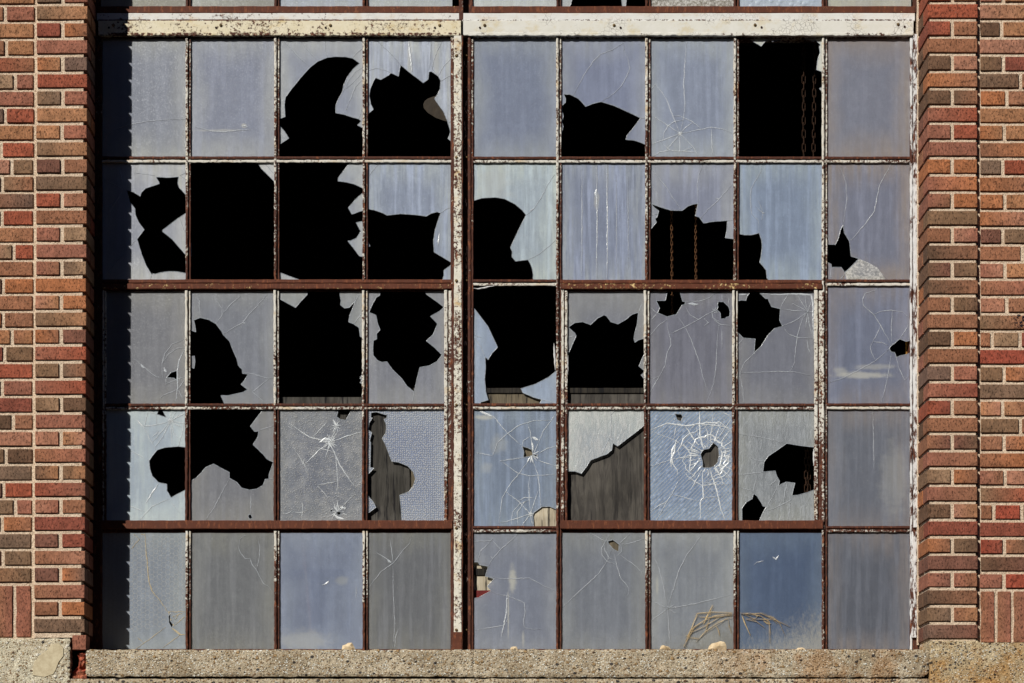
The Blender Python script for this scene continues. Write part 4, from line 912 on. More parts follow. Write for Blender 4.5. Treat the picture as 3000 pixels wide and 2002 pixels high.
K[5,6] = [Z(E2, q) for q in ([(1240,135),(1375,205),(1405,212)], [(1425,145),(1380,215),(1345,280),(1355,350),(1400,400),(1490,435)], [(1375,220),(1380,300),(1420,370),(1480,390)], [(1515,235),(1620,140)], [(1530,245),(1660,220),(1755,185)], [(1440,290),(1400,400),(1320,520),(1100,720),(970,850)], [(1460,290),(1490,430),(1530,560),(1610,660),(1610,700),(1590,740)], [(1520,340),(1640,420),(1745,520)], [(1545,250),(1540,310),(1490,350)])]
K[5,7] = [Z(E3, q) for q in ([(190,295),(265,470),(310,660),(345,855)], [(345,855),(450,500),(530,340),(680,140)], [(345,855),(620,805),(800,760),(965,720)], [(170,765),(345,855)], [(180,980),(345,855)], [(345,855),(370,1215)], [(345,855),(430,900)], [(345,855),(410,815)])]
K[5,8] = [(2, Z(E3, [(1175,435),(1200,410),(1265,398)])), (4, Z(E3, [(1350,360),(1385,380),(1410,345)]))]
def wires_47():
    out = []; x0, x1, y0, y1 = 1900, 2150, 1195, 1530
    for k in range(0, 62):
        c = x0 + y0 - 10 + k * 11.6 
        seg = [(c - y, y) for y in range(int(y0), int(y1), 4)]
        seg = [(a, b) for a, b in seg if x0 < a < x1]
        if len(seg) > 1: out.append((1.1, seg))
    for k in range(0, 62):
        c = x0 - y1 + k * 11.6
        seg = [(c + y, y) for y in range(int(y0), int(y1), 4)]
        seg = [(a, b) for a, b in seg if x0 < a < x1 and (a > 2060)]
        if len(seg) > 1: out.append((0.8, seg))
    return out
def wires_51():
    out = []; r = 8.0
    for i in range(0, 24):
        for j in range(0, 30):
            cx = 300 + i * r * 1.5; cy = 1566 + j * r * 1.732 + (r * 0.866 if i % 2 else 0)
            if cy > 1560 + 300 - (i * 2): continue
            p = [(cx + r * math.cos(R(a)), cy + r * math.sin(R(a))) for a in (0, 60, 120, 180)]
            out.append((0.75, p))
    return out

# ------------------------------------------------------------------ steel windows
def vmuntin(parent, x0, x1, y0, y1, ru0=0.3, ru1=0.7, name='muntin'):
    mb = MB()
    mb.mi = 1; mb.bar(x0 + 1, x1 - 1, y0, y1, G - 0.0035, G + 0.006, True, 0.2, 60, rust=1, rust2=1); mb.mi = 0
    mb.bar(x0 + 0.6, x0 + 7.2, y0, y1, G - 0.013, G - 0.002, True, 0.9, 9, ch=2.0, rust=ru0 + 0.05, rust2=ru1 + 0.04)
    mb.bar(x1 - 4.2, x1 - 0.4, y0, y1, G - 0.0095, G - 0.002, True, 0.55, 12, ch=1.2, rust=min(1, ru0 + .15), rust2=min(1, ru1 + .2), seed=3)
    return mb.build(name, [CREAM, RECESSSHADE], parent)
def hmuntin(parent, x0, x1, y0, y1, ru_top=0.93, ru_bot=0.4, name='muntin'):
    mb = MB()
    mb.mi = 1; mb.bar(x0, x1, y0 + 1, y1 - 1, G - 0.003, G + 0.006, False, 0.2, 60, rust=1, rust2=1); mb.mi = 0
    mb.bar(x0, x1, y0, y0 + 7, G - 0.0115, G - 0.002, False, 0.45, 12, ch=1.2, rust=ru_top)
    mb.bar(x0, x1, y1 - 7, y1, G - 0.0105, G - 0.002, False, 0.8, 9, ch=1.6, rust=ru_bot, seed=5)
    return mb.build(name, [CREAM, RECESSSHADE], parent)
def label_of(r, c):
    return LBL.get((r, c))
LBL = {(1,3): 'pane with a tall horn-shaped hole', (1,4): 'streaky pane with a wide jagged hole', (1,6): 'pane with two long curved cracks above a low hole', (1,7): 'pane with a star crack near its foot', (1,8): 'almost empty pane with shards along the top', (2,2): 'almost empty pane with one corner shard', (2,6): 'whole pane with bright rain streaks', (4,3): 'hammered glass pane with small punctures', (4,4): 'dimpled glass pane with a tall narrow hole', (4,6): 'rippled white pane broken off diagonally', (4,7): 'wired glass pane with a round shattered hole', (5,8): 'dark blue pane with pale spatter', (5,1): 'hexagon wired pane half in shadow', (4,1): 'pane with a starburst crack and a round hole'}
SMEARS = {(3, 9): [(.42, .24, .42, .035, .6), (.55, .31, .28, .03, .35), (.15, .27, .1, .05, .4)], (5, 5): [(.47, .60, .06, .13, .75), (.42, .33, .014, .26, .6), (.60, .12, .02, .08, .4)], (2, 6): [(.42, .68, .04, .09, .5)],
          (4, 5): [(.12, .93, .14, .03, .7), (.3, .7, .12, .1, .3), (.15, .5, .08, .06, .3)], (1, 2): [(.64, .26, .04, .02, .7), (.35, .22, .35, .012, .4)], (1, 4): [(.5, .75, .035, .35, .5), (.82, .8, .05, .25, .35)],
          (2, 1): [(.93, .9, .04, .2, .4)], (5, 3): [(.3, .1, .4, .12, .35), (.75, .6, .1, .05, .3)], (5, 7): [(.08, .55, .02, .09, .5), (.7, .1, .3, .1, .3)], (2, 5): [(.25, .8, .25, .3, .3)], (4, 9): [(.8, .4, .2, .4, .2)]}
def do_pane(parent, r, c, vent=False):
    x0, x1 = (vcols if vent else cols)[c]; y0, y1 = (vrows if vent else rows)[r]
    col, st, tr, tex = PC[r, c]
    if r >= 3: col = tuple(x * 1.035 for x in col)
    mat = pane_mat('grimy glass', col, seed=r * 10 + c, rect=(x0, x1, y0, y1), streak=st, trans=tr, tex=tex, edge=(126, 119, 116) if c == 9 else None,  # brown edge of column nine paints in the brick reveal's reflection
                   edge_amt=0.95 if r < 3 else 0.55, smears=SMEARS.get((r, c), ()), dust=(196, 196, 190) if (r, c) == (5, 8) else ((150, 150, 146) if (r, c) == (5, 7) else None))
    w = wires_47() if (r, c) == (4, 7) else wires_51() if (r, c) == (5, 1) else None
    return pane(parent, x0, x1, y0, y1, mat, H.get((r, c), ()), K.get((r, c), ()), LBL.get((r, c)), wires=w, crackmat=CRACKY if (r, c) == (5, 1) else CRACKW if (r, c) in ((4, 7), (4, 3), (4, 5), (4, 1), (1, 7)) else None)

# --- left window
wl = thing('steel_window', P(800, 1905, G), 'broken steel window left of the cream mullion, half its first pane column in shadow', 'window')
mb = MB()
mb.rust = 0.9
mb.bar(262, 299, 100, 1915, G - 0.012, G + 0.05, True, 0.6, 30, rust=0.75, rust2=0.95)
mb.bar(1320, 1330, 100, 1915, G - 0.006, G + 0.05, True, 0.6, 30, rust=0.7, rust2=0.9)
mb.bar(262, 1330, 96, 113, G - 0.003, G + 0.05, False, 0.4, 40, rust=0.8)
mb.bar(262, 1330, 1902, 1930, G - 0.003, G + 0.05, False, 0.4, 40, rust=0.95)
mb.build('window_frame', CREAM, wl)
for (a, b) in ((543, 559), (802.5, 818.7), (1061.5, 1077.8)):
    vmuntin(wl, a, b, 104, 822, 0.34, 0.62)
    vmuntin(wl, a, b, 1556, 1912, 0.25, 0.95)
hmuntin(wl, 290, 1325, 458.5, 476, 0.9, 0.35)
mb = MB(); mb.bar(290, 1325, 819, 829, G - 0.012, G + 0.01, False, 0.4, 20, rust=1.0); mb.build('transom_bar', RUST, wl)
for r in (1, 2, 5):
    for c in (1, 2, 3, 4): do_pane(wl, r, c)
def sash(parent, x0, x1, xs, lx, rx, ledge_paint):
    mb = MB()
    mb.bar(x0 - 1, x1, 831, 846.5, G - 0.0195, G + 0.004, False, 0.5, 14, ch=1.5, rust=ledge_paint)       # top ledge
    mb.bar(x0, x1, 846, 853, G - 0.005, G + 0.01, False, 0.3, 40, rust=1)
    mb.bar(x0 - 3, x1 + 2, 1525, 1549.5, G - 0.0205, G + 0.004, False, 0.5, 14, ch=1.5, rust=1.05)   # drip ledge
    mb.bar(x0, x1, 1548, 1561, G - 0.002, G + 0.02, False, 0.3, 40, rust=1)
    for (a, b) in ((x0, lx), (rx, x1)): mb.bar(a, b, 846, 1526, G - 0.005, G + 0.01, True, 0.3, 50, rust=0.9)
    s = mb.build('hinged_sash', RUST, parent)
    s['label'] = 'tilting steel sash with a rusty drip ledge'
    def sub(mb, nm, mt=CREAM):
        o = mb.build(nm, mt, None); o.parent = s; return o
    for (a, b, nm) in ((x0, lx, 'stile'), (rx, x1, 'stile')):
        mb = MB()
        w = b - a
        mb.bar(a, a + w * 0.42, 850, 1526, G - 0.014, G - 0.003, True, 0.8, 12, ch=1.5, rust=0.3, rust2=0.6)
        mb.bar(b - w * 0.40, b, 852, 1526, G - 0.012, G - 0.003, True, 0.8, 12, ch=1.5, rust=0.35, rust2=0.8)
        sub(mb, nm)
    for (a, b) in xs:
        for (y0, y1, r0, r1) in ((848, 1186, 0.15, 0.5), (1186, 1526, 0.55, 0.95)):
            o = vmuntin(None, a, b, y0, y1, r0, r1); o.parent = s
    o = hmuntin(None, lx - 2, rx + 2, 1182.5, 1199.5, 0.95, 0.5); o.parent = s
    return s
def sash_pane(s, r, c):
    for o in do_pane(None, r, c, True): o.parent = s
sl = sash(wl, 300, 1323, [(541.5, 558), (801, 817.5), (1060, 1077)], 311, 1301.5, 0.72)
sl.location = -wl.location
for r in (3, 4):
    for c in (1, 2, 3, 4): sash_pane(sl, r, c)

# --- right window
wr = thing('steel_window', P(2030, 1905, G), 'broken steel window right of the cream mullion, beside the white painted jamb', 'window')
mb = MB()
mb.bar(1371, 1379, 100, 1915, G - 0.014, G + 0.05, True, 0.6, 14, ch=1.5, rust=0.72, rust2=0.85)
mb.bar(1378, 1388, 100, 1915, G - 0.003, G + 0.05, True, 0.4, 30, rust=1.0)
mb.bar(1381.5, 1386.5, 108, 1915, G - 0.0085, G, True, 0.6, 12, ch=1, rust=0.55, rust2=1.0)
mb.bar(1371, 2690, 96, 113, G - 0.003, G + 0.05, False, 0.5, 30, rust=0.6)
mb.bar(1371, 2690, 1902, 1930, G - 0.003, G + 0.05, False, 0.4, 40, rust=0.95)
mb.build('window_frame', CREAM, wr)
mb = MB()
mb.bar(2666, 2692, 100, 1912, G - 0.008, G + 0.05, True, 0.6, 40, rust=0.75)
mb.bar(2666.5, 2673, 108, 1905, G - 0.013, G - 0.004, True, 0.8, 12, ch=1.5, rust=0.45)
mb.bar(2676, 2688, 100, 830, G - 0.021, G - 0.004, True, 1.3, 14, ch=3, rust=0.55, rust2=0.35)
mb.bar(2676, 2689, 830, 1545, G - 0.021, G - 0.004, True, 1.3, 14, ch=3, rust=0.48, rust2=0.42)
mb.bar(2670, 2686, 1558, 1868, G - 0.021, G - 0.004, True, 1.5, 14, ch=3, rust=0.4, rust2=0.5)
mb.build('jamb', WHITE, wr)
vmuntin(wr, 1629, 1645, 104, 1912, 0.33, 0.75)
vmuntin(wr, 2407.5, 2424, 104, 1912, 0.25, 0.6)
for (a, b) in ((1890, 1906), (2149, 2165)):
    vmuntin(wr, a, b, 104, 822, 0.32, 0.62); vmuntin(wr, a, b, 1556, 1912, 0.2, 0.95)
hmuntin(wr, 1386, 2668, 459, 476.5, 0.92, 0.4)
for (a, b) in ((1386, 1631), (2422, 2668)):
    hmuntin(wr, a, b, 819, 837, 0.9, 0.35); hmuntin(wr, a, b, 1182, 1199, 0.9, 0.4); hmuntin(wr, a, b, 1541.5, 1559, 0.98, 0.55)
mb = MB(); mb.bar(1640, 2410, 820, 829.5, G - 0.012, G + 0.01, False, 0.4, 20, rust=1.0); mb.build('transom_bar', RUST, wr)
for r in (1, 2, 5):
    for c in (5, 6, 7, 8, 9): do_pane(wr, r, c)
for r in (3, 4):
    for c in (5, 9): do_pane(wr, r, c)
sr = sash(wr, 1645, 2409, [(1886, 1902.5), (2145, 2161.5)], 1662, 2386, 0.66)
sr.location = -wr.location
for r in (3, 4):
    for c in (6, 7, 8): sash_pane(sr, r, c)
# torn strips of putty and small loose pieces on the right window
for pts, w in (([(1623, 1006), (1624.5, 1040), (1627, 1085)], 5), ([(1387, 845), (1400, 847), (1448, 838)], 4), ([(2384, 1315), (2384, 1365)], 5), ([(1664, 1040), (1663.5, 1098)], 2.6)):
    mb = MB(); mb.rust = 0.0; mb.ribbon(refine(pts, random.Random(3), False, 0.6, 6), w, G - 0.012, taper=True, h=0.002)
    mb.build('peeling_putty', WHITE, wr)
# frosted second skin at the foot of pane (2,9)
FROST = pane_mat('frosted glass', (186, 186, 184), seed=99, streak=0, trans=0.05, tex='frost')
pts = Z(B4, [(385, 1012), (470, 1045), (560, 1095), (600, 1155), (640, 1215), (262, 1215), (248, 1142), (320, 1078)])
mb = MB(); c0 = [mb.vert(P(a, b, G - 0.0012)) for a, b in pts]; mb.face(c0); c1 = [mb.vert(P(a, b, G - 0.0002)) for a, b in pts]
for i in range(len(pts)): k = (i + 1) % len(pts); mb.face((c0[i], c0[k], c1[k], c1[i]))
mb.build('frosted_shard', FROST, wr)
# tinted curved shard behind pane (1,4)
BROWNG = flat_mat('brown grimy glass', (58, 49, 38), (48, 41, 33), 30, 0.4)
pts = Z(A1, [(1560, 918), (1520, 930), (1480, 945), (1450, 970), (1438, 1000), (1442, 1035), (1480, 1080), (1560, 1130), (1640, 1158), (1740, 1180), (1740, 890)])
mb = MB(); c0 = [mb.vert(P(a, b, G + 0.012)) for a, b in pts]; mb.face(c0); c1 = [mb.vert(P(a, b, G + 0.016)) for a, b in pts]; mb.face(c1[::-1])
for i in range(len(pts)): k = (i + 1) % len(pts); mb.face((c0[i], c0[k], c1[k], c1[i]))
mb.build('brown_shard', BROWNG, wl)

# --- upper windows, only their feet in the picture
UPC = {1: (130, 128, 120), 2: (140, 142, 142), 3: (134, 140, 152), 4: (140, 145, 152), 5: (150, 155, 160), 6: (140, 144, 150), 7: (150, 142, 130), 8: (140, 150, 168), 9: (140, 140, 136)}
def upper(cs, x0, x1, label):
    w = thing('steel_window', P((x0 + x1) / 2, 18, G), label, 'window')
    mb = MB(); mb.bar(x0, x1, 18.5, 38, G - 0.0165, G + 0.03, False, 0.5, 20, ch=1.5, rust=0.97, rust2=0.8)
    mb.bar(x0 - 8, x1 + 8, -352, -335, G - 0.01, G + 0.05, False, 0.5, 40, rust=0.9)
    mb.build('bottom_rail', RUST, w)
    for (a, b, y) in ((x0 - (26 if cs[0] == 1 else 8), x0 + (2 if cs[0] == 5 else 0), 40), (x1 - 4, x1 + 8, 36)):
        mb = MB(); mb.bar(a, b, -352, y, G - 0.012, G + 0.05, True, 0.5, 20, rust=0.8); mb.build('stile', CREAM, w)
    for c in cs[:-1]: vmuntin(w, cols[c][1], cols[c + 1][0], -340, 21, 0.5, 0.9)
    for c in cs:
        hl = [Z(A2, [(1038, 80), (1065, 0), (1120, -300), (1500, -320), (1540, 0), (1548, 80)]), Z(A2, [(1578, 80), (1585, 0), (1600, -100), (1790, -200), (1790, 80)])] if c == 6 else ()
        tex = {7: 'frost', 8: 'pebble'}.get(c)
        pane(w, cols[c][0], cols[c][1], -335, 18, pane_mat('grimy glass', UPC[c], seed=70 + c, streak=0.3, trans=0.12, tex=tex, dust=(170, 170, 164) if c in (1, 2) else None), hl)
    mb = MB(); mb.bar(x0 - 26, x1 + 26, -700, -350, G - 0.02, G + 0.05, False, 0.5, 40, rust=0.85); mb.build('head_plate', RUST, w)
    return w
upper([1, 2, 3, 4], 288, 1350, 'foot of the upper steel window above the left white beam')
upper([5, 6, 7, 8, 9], 1382, 2680, 'foot of the upper steel window above the right white beam, one pane holed')

# --- cover beams between lower and upper windows
BEAMLOW = paint_mat('yellowed cream paint', (208, 195, 158), paint2=(232, 226, 208), crackle=0.5, stain_amt=0.55, stain=(196, 166, 96), scale=75)
BEAMTOP = paint_mat('weathered white paint', (206, 206, 202), paint2=(228, 227, 224), crackle=0.35, stain_amt=0.35, scale=75)
BEAMWHITE = paint_mat('white paint with ochre stains', (208, 206, 194), paint2=(224, 223, 218), crackle=0.55, stain_amt=0.45, scale=75, stain=(196, 174, 112))
def beam(x0, x1, label, bolts, rust, mat, taper=False):
    root = thing('cover_beam', P((x0 + x1) / 2, 100, G), label, 'beam', 'painted cover beams above the lower windows')
    mb = MB()
    dF = G - 0.0225
    mb.mi = 1; mb.bar(x0 - 4, x1 + 4, 39, 60, dF + 0.004, G + 0.03, False, 0.35, 22, ch=1.5, rust=rust - 0.06)
    mb.bar(x0 - 4, x1 + 4, 57, 61.5, dF + 0.003, G + 0.03, False, 0.5, 12, ch=0.5, rust=rust + 0.3)
    mb.mi = 0; mb.bar(x0, x1, 61, 102.5, dF, G + 0.03, False, 0.35, 22, ch=1.2, rust=rust)
    mb.bar(x0 + 2, x1 - 2, 96, 104, dF - 0.0012, G, False, 1.1, 9, ch=1.5, rust=rust + 0.16)
    mb.build('beam_plate', [mat, BEAMTOP], root)
    for (bx, by) in bolts:
        bolt(root, bx, by, dF)
        mb = MB(); hx = bx - 14 if bx < 1700 else bx + 19
        n = 10; ring = [mb.vert((wx(hx, dF) + 3.4 * S * math.cos(i * 6.283 / n), dF - 0.0022, wz(by + 7, dF) + 3.4 * S * math.sin(i * 6.283 / n))) for i in range(n)]
        r2 = [mb.vert((wx(hx, dF) + 2.4 * S * math.cos(i * 6.283 / n), dF - 0.0004, wz(by + 7, dF) + 2.4 * S * math.sin(i * 6.283 / n))) for i in range(n)]
        for i in range(n): mb.face((ring[i], ring[(i + 1) % n], r2[(i + 1) % n], r2[i]))
        mb.face(r2); mb.build('screw_hole', RECESSSHADE, root)
beam(288, 1350, 'cream painted cover beam with brown rust specks, left of the mullion top', [(333, 75), (647, 75), (968, 75), (1288, 75)], 0.34, BEAMLOW)
beam(1357, 2676, 'white painted cover beam with yellow stains, right of the mullion top', [(1420, 75), (1799, 75), (2212, 74), (2631, 72)], 0.16, BEAMWHITE)

# --- mullion
mu = thing('mullion', P(1340, 1905, G), 'flaking cream steel mullion standing between the two lower windows', 'mullion')
mb = MB()
mb.bar(1322, 1330, 104, 1905, G - 0.015, G + 0.03, True, 0.9, 12, ch=1.5, rust=0.62, rust2=0.9)
mb.bar(1330, 1352, 104, 1905, G - 0.022, G + 0.03, True, 0.9, 12, ch=1.5, rust=0.40, rust2=0.42)
mb.bar(1351.5, 1356, 104, 1905, G - 0.020, G + 0.03, True, 0.6, 12, ch=1, rust=0.8, rust2=0.95)
mb.build('face_plate', LINTEL, mu)
mb = MB()
mb.bar(1326, 1353, 1852, 1903, G - 0.0232, G - 0.01, True, 1.0, 10, ch=1.5, rust=1.1); mb.build('rusty_foot', RUST, mu)
mb = MB()
mb.bar(1355, 1372, -352, 1905, G + 0.012, G + 0.05, True, 0.3, 40, rust=0.8); mb.mi = 1; rr = random.Random(6)
for k in range(90):
    y = rr.uniform(160, 1700); h = rr.uniform(3, 16); x = rr.uniform(1361, 1369)
    mb.rust = 0.2; mb.ribbon(refine([(x, y), (x + rr.uniform(-2, 2), y + h)], rr, False, 1.2, 4), rr.uniform(1, 3), G + 0.0115, h=0.0008)
mb.build('channel', [RECESSSHADE, CREAM], mu)
mb = MB(); mb.bar(1345, 1357, -352, 58, G - 0.02, G + 0.03, True, 0.7, 12, ch=1, rust=0.75); mb.build('upper_plate', CREAM, mu)
for y in (164, 462, 823, 1187, 1548, 1846): bolt(mu, 1337, y, G - 0.022, 4.4)
for y in (164, 462, 823, 1187, 1846): bolt(mu, 1366, y, G + 0.008, 4.0)

# ------------------------------------------------------------------ chains
RUSTSHADE = flat_mat('shaded copy of chain iron', (56, 35, 21), (36, 24, 16), 160, 0.8, k=0.95)  # darker copy of the chain iron, with the dim light put into its colour
def chain(pts, d, label, link=30.0, w=9.0, r=1.35, mat=None):
    """pts: photo pixels down the chain; alternating flat and edge-on links"""
    mb = MB(); L = 0; seg = []
    for a, b in zip(pts, pts[1:]): seg.append((L, a, b)); L += math.hypot(b[0] - a[0], b[1] - a[1])
    def at(s):
        for (l0, a, b) in reversed(seg):
            if s >= l0:
                ll = math.hypot(b[0] - a[0], b[1] - a[1]); t = (s - l0) / ll
                return (a[0] + (b[0] - a[0]) * t, a[1] + (b[1] - a[1]) * t)
        return pts[0]
    pitch = link * 0.74; n = int(L / pitch); k = S * (1 + d / D); rr = random.Random(int(pts[0][0]))
    for i in range(n):
        cx, cy = at(i * pitch + link / 2); X, Y, Zz = P(cx, cy, d)
        ang = (0.35 if i % 2 == 0 else 1.25) + rr.uniform(-0.25, 0.25)
        hx, hy = math.cos(ang), math.sin(ang)
        m = 16; rings = []
        for j in range(m):
            t = 2 * math.pi * j / m
            u = math.cos(t) * w * 0.5 * k; vv = math.sin(t) * link * 0.5 * k
            vv = max(-link * 0.5 * k, min(link * 0.5 * k, vv * 1.0)); 
            u = math.copysign(min(abs(u) * 1.35, w * 0.5 * k), u)
            c = Vector((X + u * hx, Y + u * hy, Zz + vv))
            out = Vector((math.cos(t) * hx, math.cos(t) * hy, math.sin(t))).normalized()
            side = Vector((-hy, hx, 0))
            rings.append([mb.vert(c + (out * math.cos(a) + side * math.sin(a)) * r * k) for a in (0, 1.2566, 2.5133, 3.7699, 5.0265)])
        for j in range(m):
            A, B = rings[j], rings[(j + 1) % m]
            for q in range(5): mb.face((A[q], A[(q + 1) % 5], B[(q + 1) % 5], B[q]))
    o = mb.build('chain', mat or RUSTY); return tag(o, label, 'chain', 'rusty chains hanging behind the panes')
chain([(1966, 440), (1968, 700), (1969, 900), (1970, 955)], G + 0.07, 'thin rusty chain ending in a small hole, left one of the thin pair', 15, 6.0, 1.15)
chain([(2038, 440), (2038, 700), (2039, 835), (2041, 850)], G + 0.07, 'thin rusty chain, right one of the thin pair under the star crack', 13, 5.5, 1.15)
chain([(2354, 60), (2355, 460), (2360, 1000), (2362, 1480)], G + 0.12, 'heavy rusty chain, left of the pair crossing the almost empty top pane', 27, 10, 1.2, RUSTSHADE)
chain([(2388, 60), (2383, 460), (2374, 1000), (2369, 1480)], G + 0.13, 'heavy rusty chain, right of the pair crossing the almost empty top pane', 27, 10, 1.2, RUSTSHADE)

# ------------------------------------------------------------------ boards behind the lower panes
BD = G + 0.19
def board(name, mat, px0, px1, py0, py1, d, th, label, cat, rag=0.8):
    mb = MB(); mb.bar(px0, px1, py0, py1, d, d + th, True, rag, 12, ch=0.8); return tag(mb.build(name, mat), label, cat)
def leaning(name, mat, px0, px1, py0, py1, b0, b1, th, label, cat):
    """sheet leaning with its head near the window, foot further in"""
    mb = MB(); rr = random.Random(int(px0)); n = 24; rowsv = []
    for i in range(n + 1):
        t = i / n; y = py0 + (py1 - py0) * t; d = G + b0 + (b1 - b0) * t
        e0, e1 = rr.uniform(-.8, .8), rr.uniform(-.8, .8)
        p0, p1 = P(px0 + e0, y, d), P(px1 + e1, y, d)
        rowsv.append([mb.vert(p0), mb.vert(p1), mb.vert((p1[0], p1[1] + th, p1[2])), mb.vert((p0[0], p0[1] + th, p0[2]))])
    for A, B in zip(rowsv, rowsv[1:]):
        for q in range(4): mb.face((A[q], A[(q + 1) % 4], B[(q + 1) % 4], B[q]))
    mb.face(rowsv[0]); mb.face(rowsv[-1][::-1])
    return tag(mb.build(name, mat), label, cat)
leaning('plywood_sheet', PLYBLACK, 822, 1200, 1164, 1553, 0.013, 0.015, 0.015, 'dark stained plywood sheet behind the hammered and dimpled panes', 'board')
leaning('plywood_sheet', PLY, 1204, 1655, 1151, 1553, 0.013, 0.015, 0.015, 'streaked plywood sheet leaning behind the pane right of the mullion', 'board')
leaning('plywood_sheet', PLYDARK, 1658, 2140, 1151, 1553, 0.013, 0.015, 0.015, 'weathered grey plywood sheet seen under the rippled diagonal pane', 'board')
mb = MB(); TIMBER = ply_mat('blackened timber', (48, 45, 42), (64, 60, 54))
mb.bar(1210, 2140, 1137, 1152, G + 0.007, G + 0.026, False, 0.4, 20, ch=1); tag(mb.build('timber_rail', TIMBER), 'dark timber rail along the top edge of the plywood', 'timber')
board('pale_board', CREAMBOARD, 1556, 1640, 1462, 1553, G + 0.006, 0.005, 'pale board showing in the corner hole of the streaky pane beside the sash', 'board')
board('tan_board', PLY, 1740, 1830, 1565, 1640, G + 0.008, 0.012, 'tan wood showing in the small hole under the sash, top of the bottom row', 'board')
board('white_box', CREAMBOARD, 1372, 1480, 1628, 1735, G + 0.016, 0.04, 'white panel behind the toothed hole beside the mullion foot', 'panel')
REDM = flat_mat('red painted strip', (112, 30, 28), (84, 20, 20), 60, 0.6)
board('red_strip', REDM, 1372, 1470, 1730, 1762, G + 0.012, 0.03, 'red painted strip under the white panel in the toothed hole', 'strip')
mb = MB(); mb.bar(1372, 1480, 1666, 1686, G + 0.010, G + 0.015, False, 0.4, 20, ch=1); tag(mb.build('dark_slat', TIMBER), 'dark slat across the white panel in the toothed hole', 'slat')
OCH = flat_mat('ochre painted steel', (150, 108, 40), (110, 78, 30), 30, 0.6, k=0.7)
board('ochre_beam', OCH, 2655, 2680, 980, 1060, G + 0.05, 0.02, 'ochre beam edge in the small round hole near the white jamb', 'beam')
ROD = flat_mat('rusty painted rod', (190, 120, 100), (214, 190, 160), 30, 0.6, (1, 1, 0.4), k=0.8)
mb = MB(); a0, a1 = (888, 1590), (912, 1860)
pr = []
for i in range(13):
    t = i / 12; x = a0[0] + (a1[0] - a0[0]) * t; y = a0[1] + (a1[1] - a0[1]) * t
    pr.append([mb.vert((P(x, y, G + 0.03)[0] + 0.0055 * math.cos(q * 1.047), G + 0.03 + 0.0055 * math.sin(q * 1.047), P(x, y, G + 0.03)[2])) for q in range(6)])
for A, B in zip(pr, pr[1:]):
    for q in range(6): mb.face((A[q], A[(q + 1) % 6], B[(q + 1) % 6], B[q]))
tag(mb.build('iron_rod', ROD), 'leaning rusty iron rod behind the blue tinted lowest pane', 'rod')

board('plaster_board', CREAMBOARD, 1900, 2152, 1556, 1920, G + 0.055, 0.01, 'pale panel glimpsed behind the grimy pane with the dry grass', 'panel')
mb = MB(); mb.bar(1902, 2124, 1688, 1691, G + 0.0535, G + 0.0552, False, 0.3, 30, ch=0.5); mb.bar(2122, 2125, 1560, 1690, G + 0.0535, G + 0.0552, True, 0.3, 30, ch=0.5); tag(mb.build('panel_trim', TIMBER), 'thin dark seam trim on the pale panel behind the bottom pane', 'trim')
chain([(1984, 1560), (1990, 1700), (1997, 1880)], G + 0.02, 'dark chain seen dimly through the bottom pane, left one of two', 13, 5.5, 1.1, RUSTSHADE)
chain([(2040, 1560), (2042, 1700), (2043, 1880)], G + 0.02, 'dark chain seen dimly through the bottom pane, right one of two', 13, 5.5, 1.1, RUSTSHADE)
board('plaster_board', CREAMBOARD, 815, 1066, 1556, 1920, G + 0.06, 0.01, 'pale panel glimpsed behind the blue tinted bottom pane', 'panel')
mb = MB(); mb.bar(822, 1062, 1668, 1688, G + 0.038, G + 0.05, False, 0.6, 20, ch=1); mb.bar(914, 948, 1688, 1850, G + 0.038, G + 0.05, True, 1.2, 20, ch=1); tag(mb.build('timber_bracket', TIMBER), 'dark timber bracket dimly seen behind the blue tinted bottom pane', 'bracket')
# ------------------------------------------------------------------ stones on the sill
STONE = flat_mat('limestone', (226, 206, 172), (190, 166, 130), 40, 0.9, bump=0.003)
def stone(pts, d, label, seed, th=0.022):
    """pts: outline in photo pixels"""
    mb = MB(); rnd = random.Random(seed)
    cx = sum(p[0] for p in pts) / len(pts); cy = sum(p[1] for p in pts) / len(pts)
    front = []; mid = []; back = []
    for (x, y) in pts:
        X, Y, Zz = P(x, y, d); X2, _, Z2 = P(cx + (x - cx) * 0.55, cy + (y - cy) * 0.5, d)
        mid.append(mb.vert((X, d + th * rnd.uniform(0.3, 0.5), Zz))); front.append(mb.vert((X2, d + rnd.uniform(0, 0.004), Z2))); back.append(mb.vert(((X + X2) / 2, d + th, (Zz + Z2) / 2)))
    c0 = mb.vert(P(cx + 2, cy - 1, d - 0.002)); n = len(pts)
    for i in range(n):
        k = (i + 1) % n
        mb.face((c0, front[i], front[k])); mb.face((front[i], mid[i], mid[k], front[k])); mb.face((mid[i], back[i], back[k], mid[k]))
    mb.face(back[::-1])
    return tag(mb.build('stone', STONE), label, 'stone', 'pale stones on the window sill')
stone([(1001, 1903), (1003, 1891), (1012, 1888), (1020, 1883), (1031, 1883), (1036, 1892), (1041, 1903), (1030, 1908), (1012, 1908)], 0.02, 'pointed pale stone on the left sill slab, under the blue tinted pane', 1)
stone([(1494, 1903), (1497, 1896), (1505, 1894), (1514, 1895), (1517, 1903), (1505, 1907)], 0.02, 'tiny white chip on the sill just right of the mullion', 2, 0.012)
stone([(1933, 1902), (1937, 1892), (1944, 1890), (1952, 1893), (1960, 1895), (1967, 1903), (1950, 1907)], 0.02, 'low pale stone on the sill left of the dry grass', 3, 0.016)
stone([(2074, 1904), (2078, 1893), (2086, 1885), (2100, 1882), (2112, 1878), (2124, 1881), (2129, 1892), (2129, 1904), (2110, 1909), (2088, 1909)], 0.018, 'largest pale stone on the sill, under the dry grass', 4)
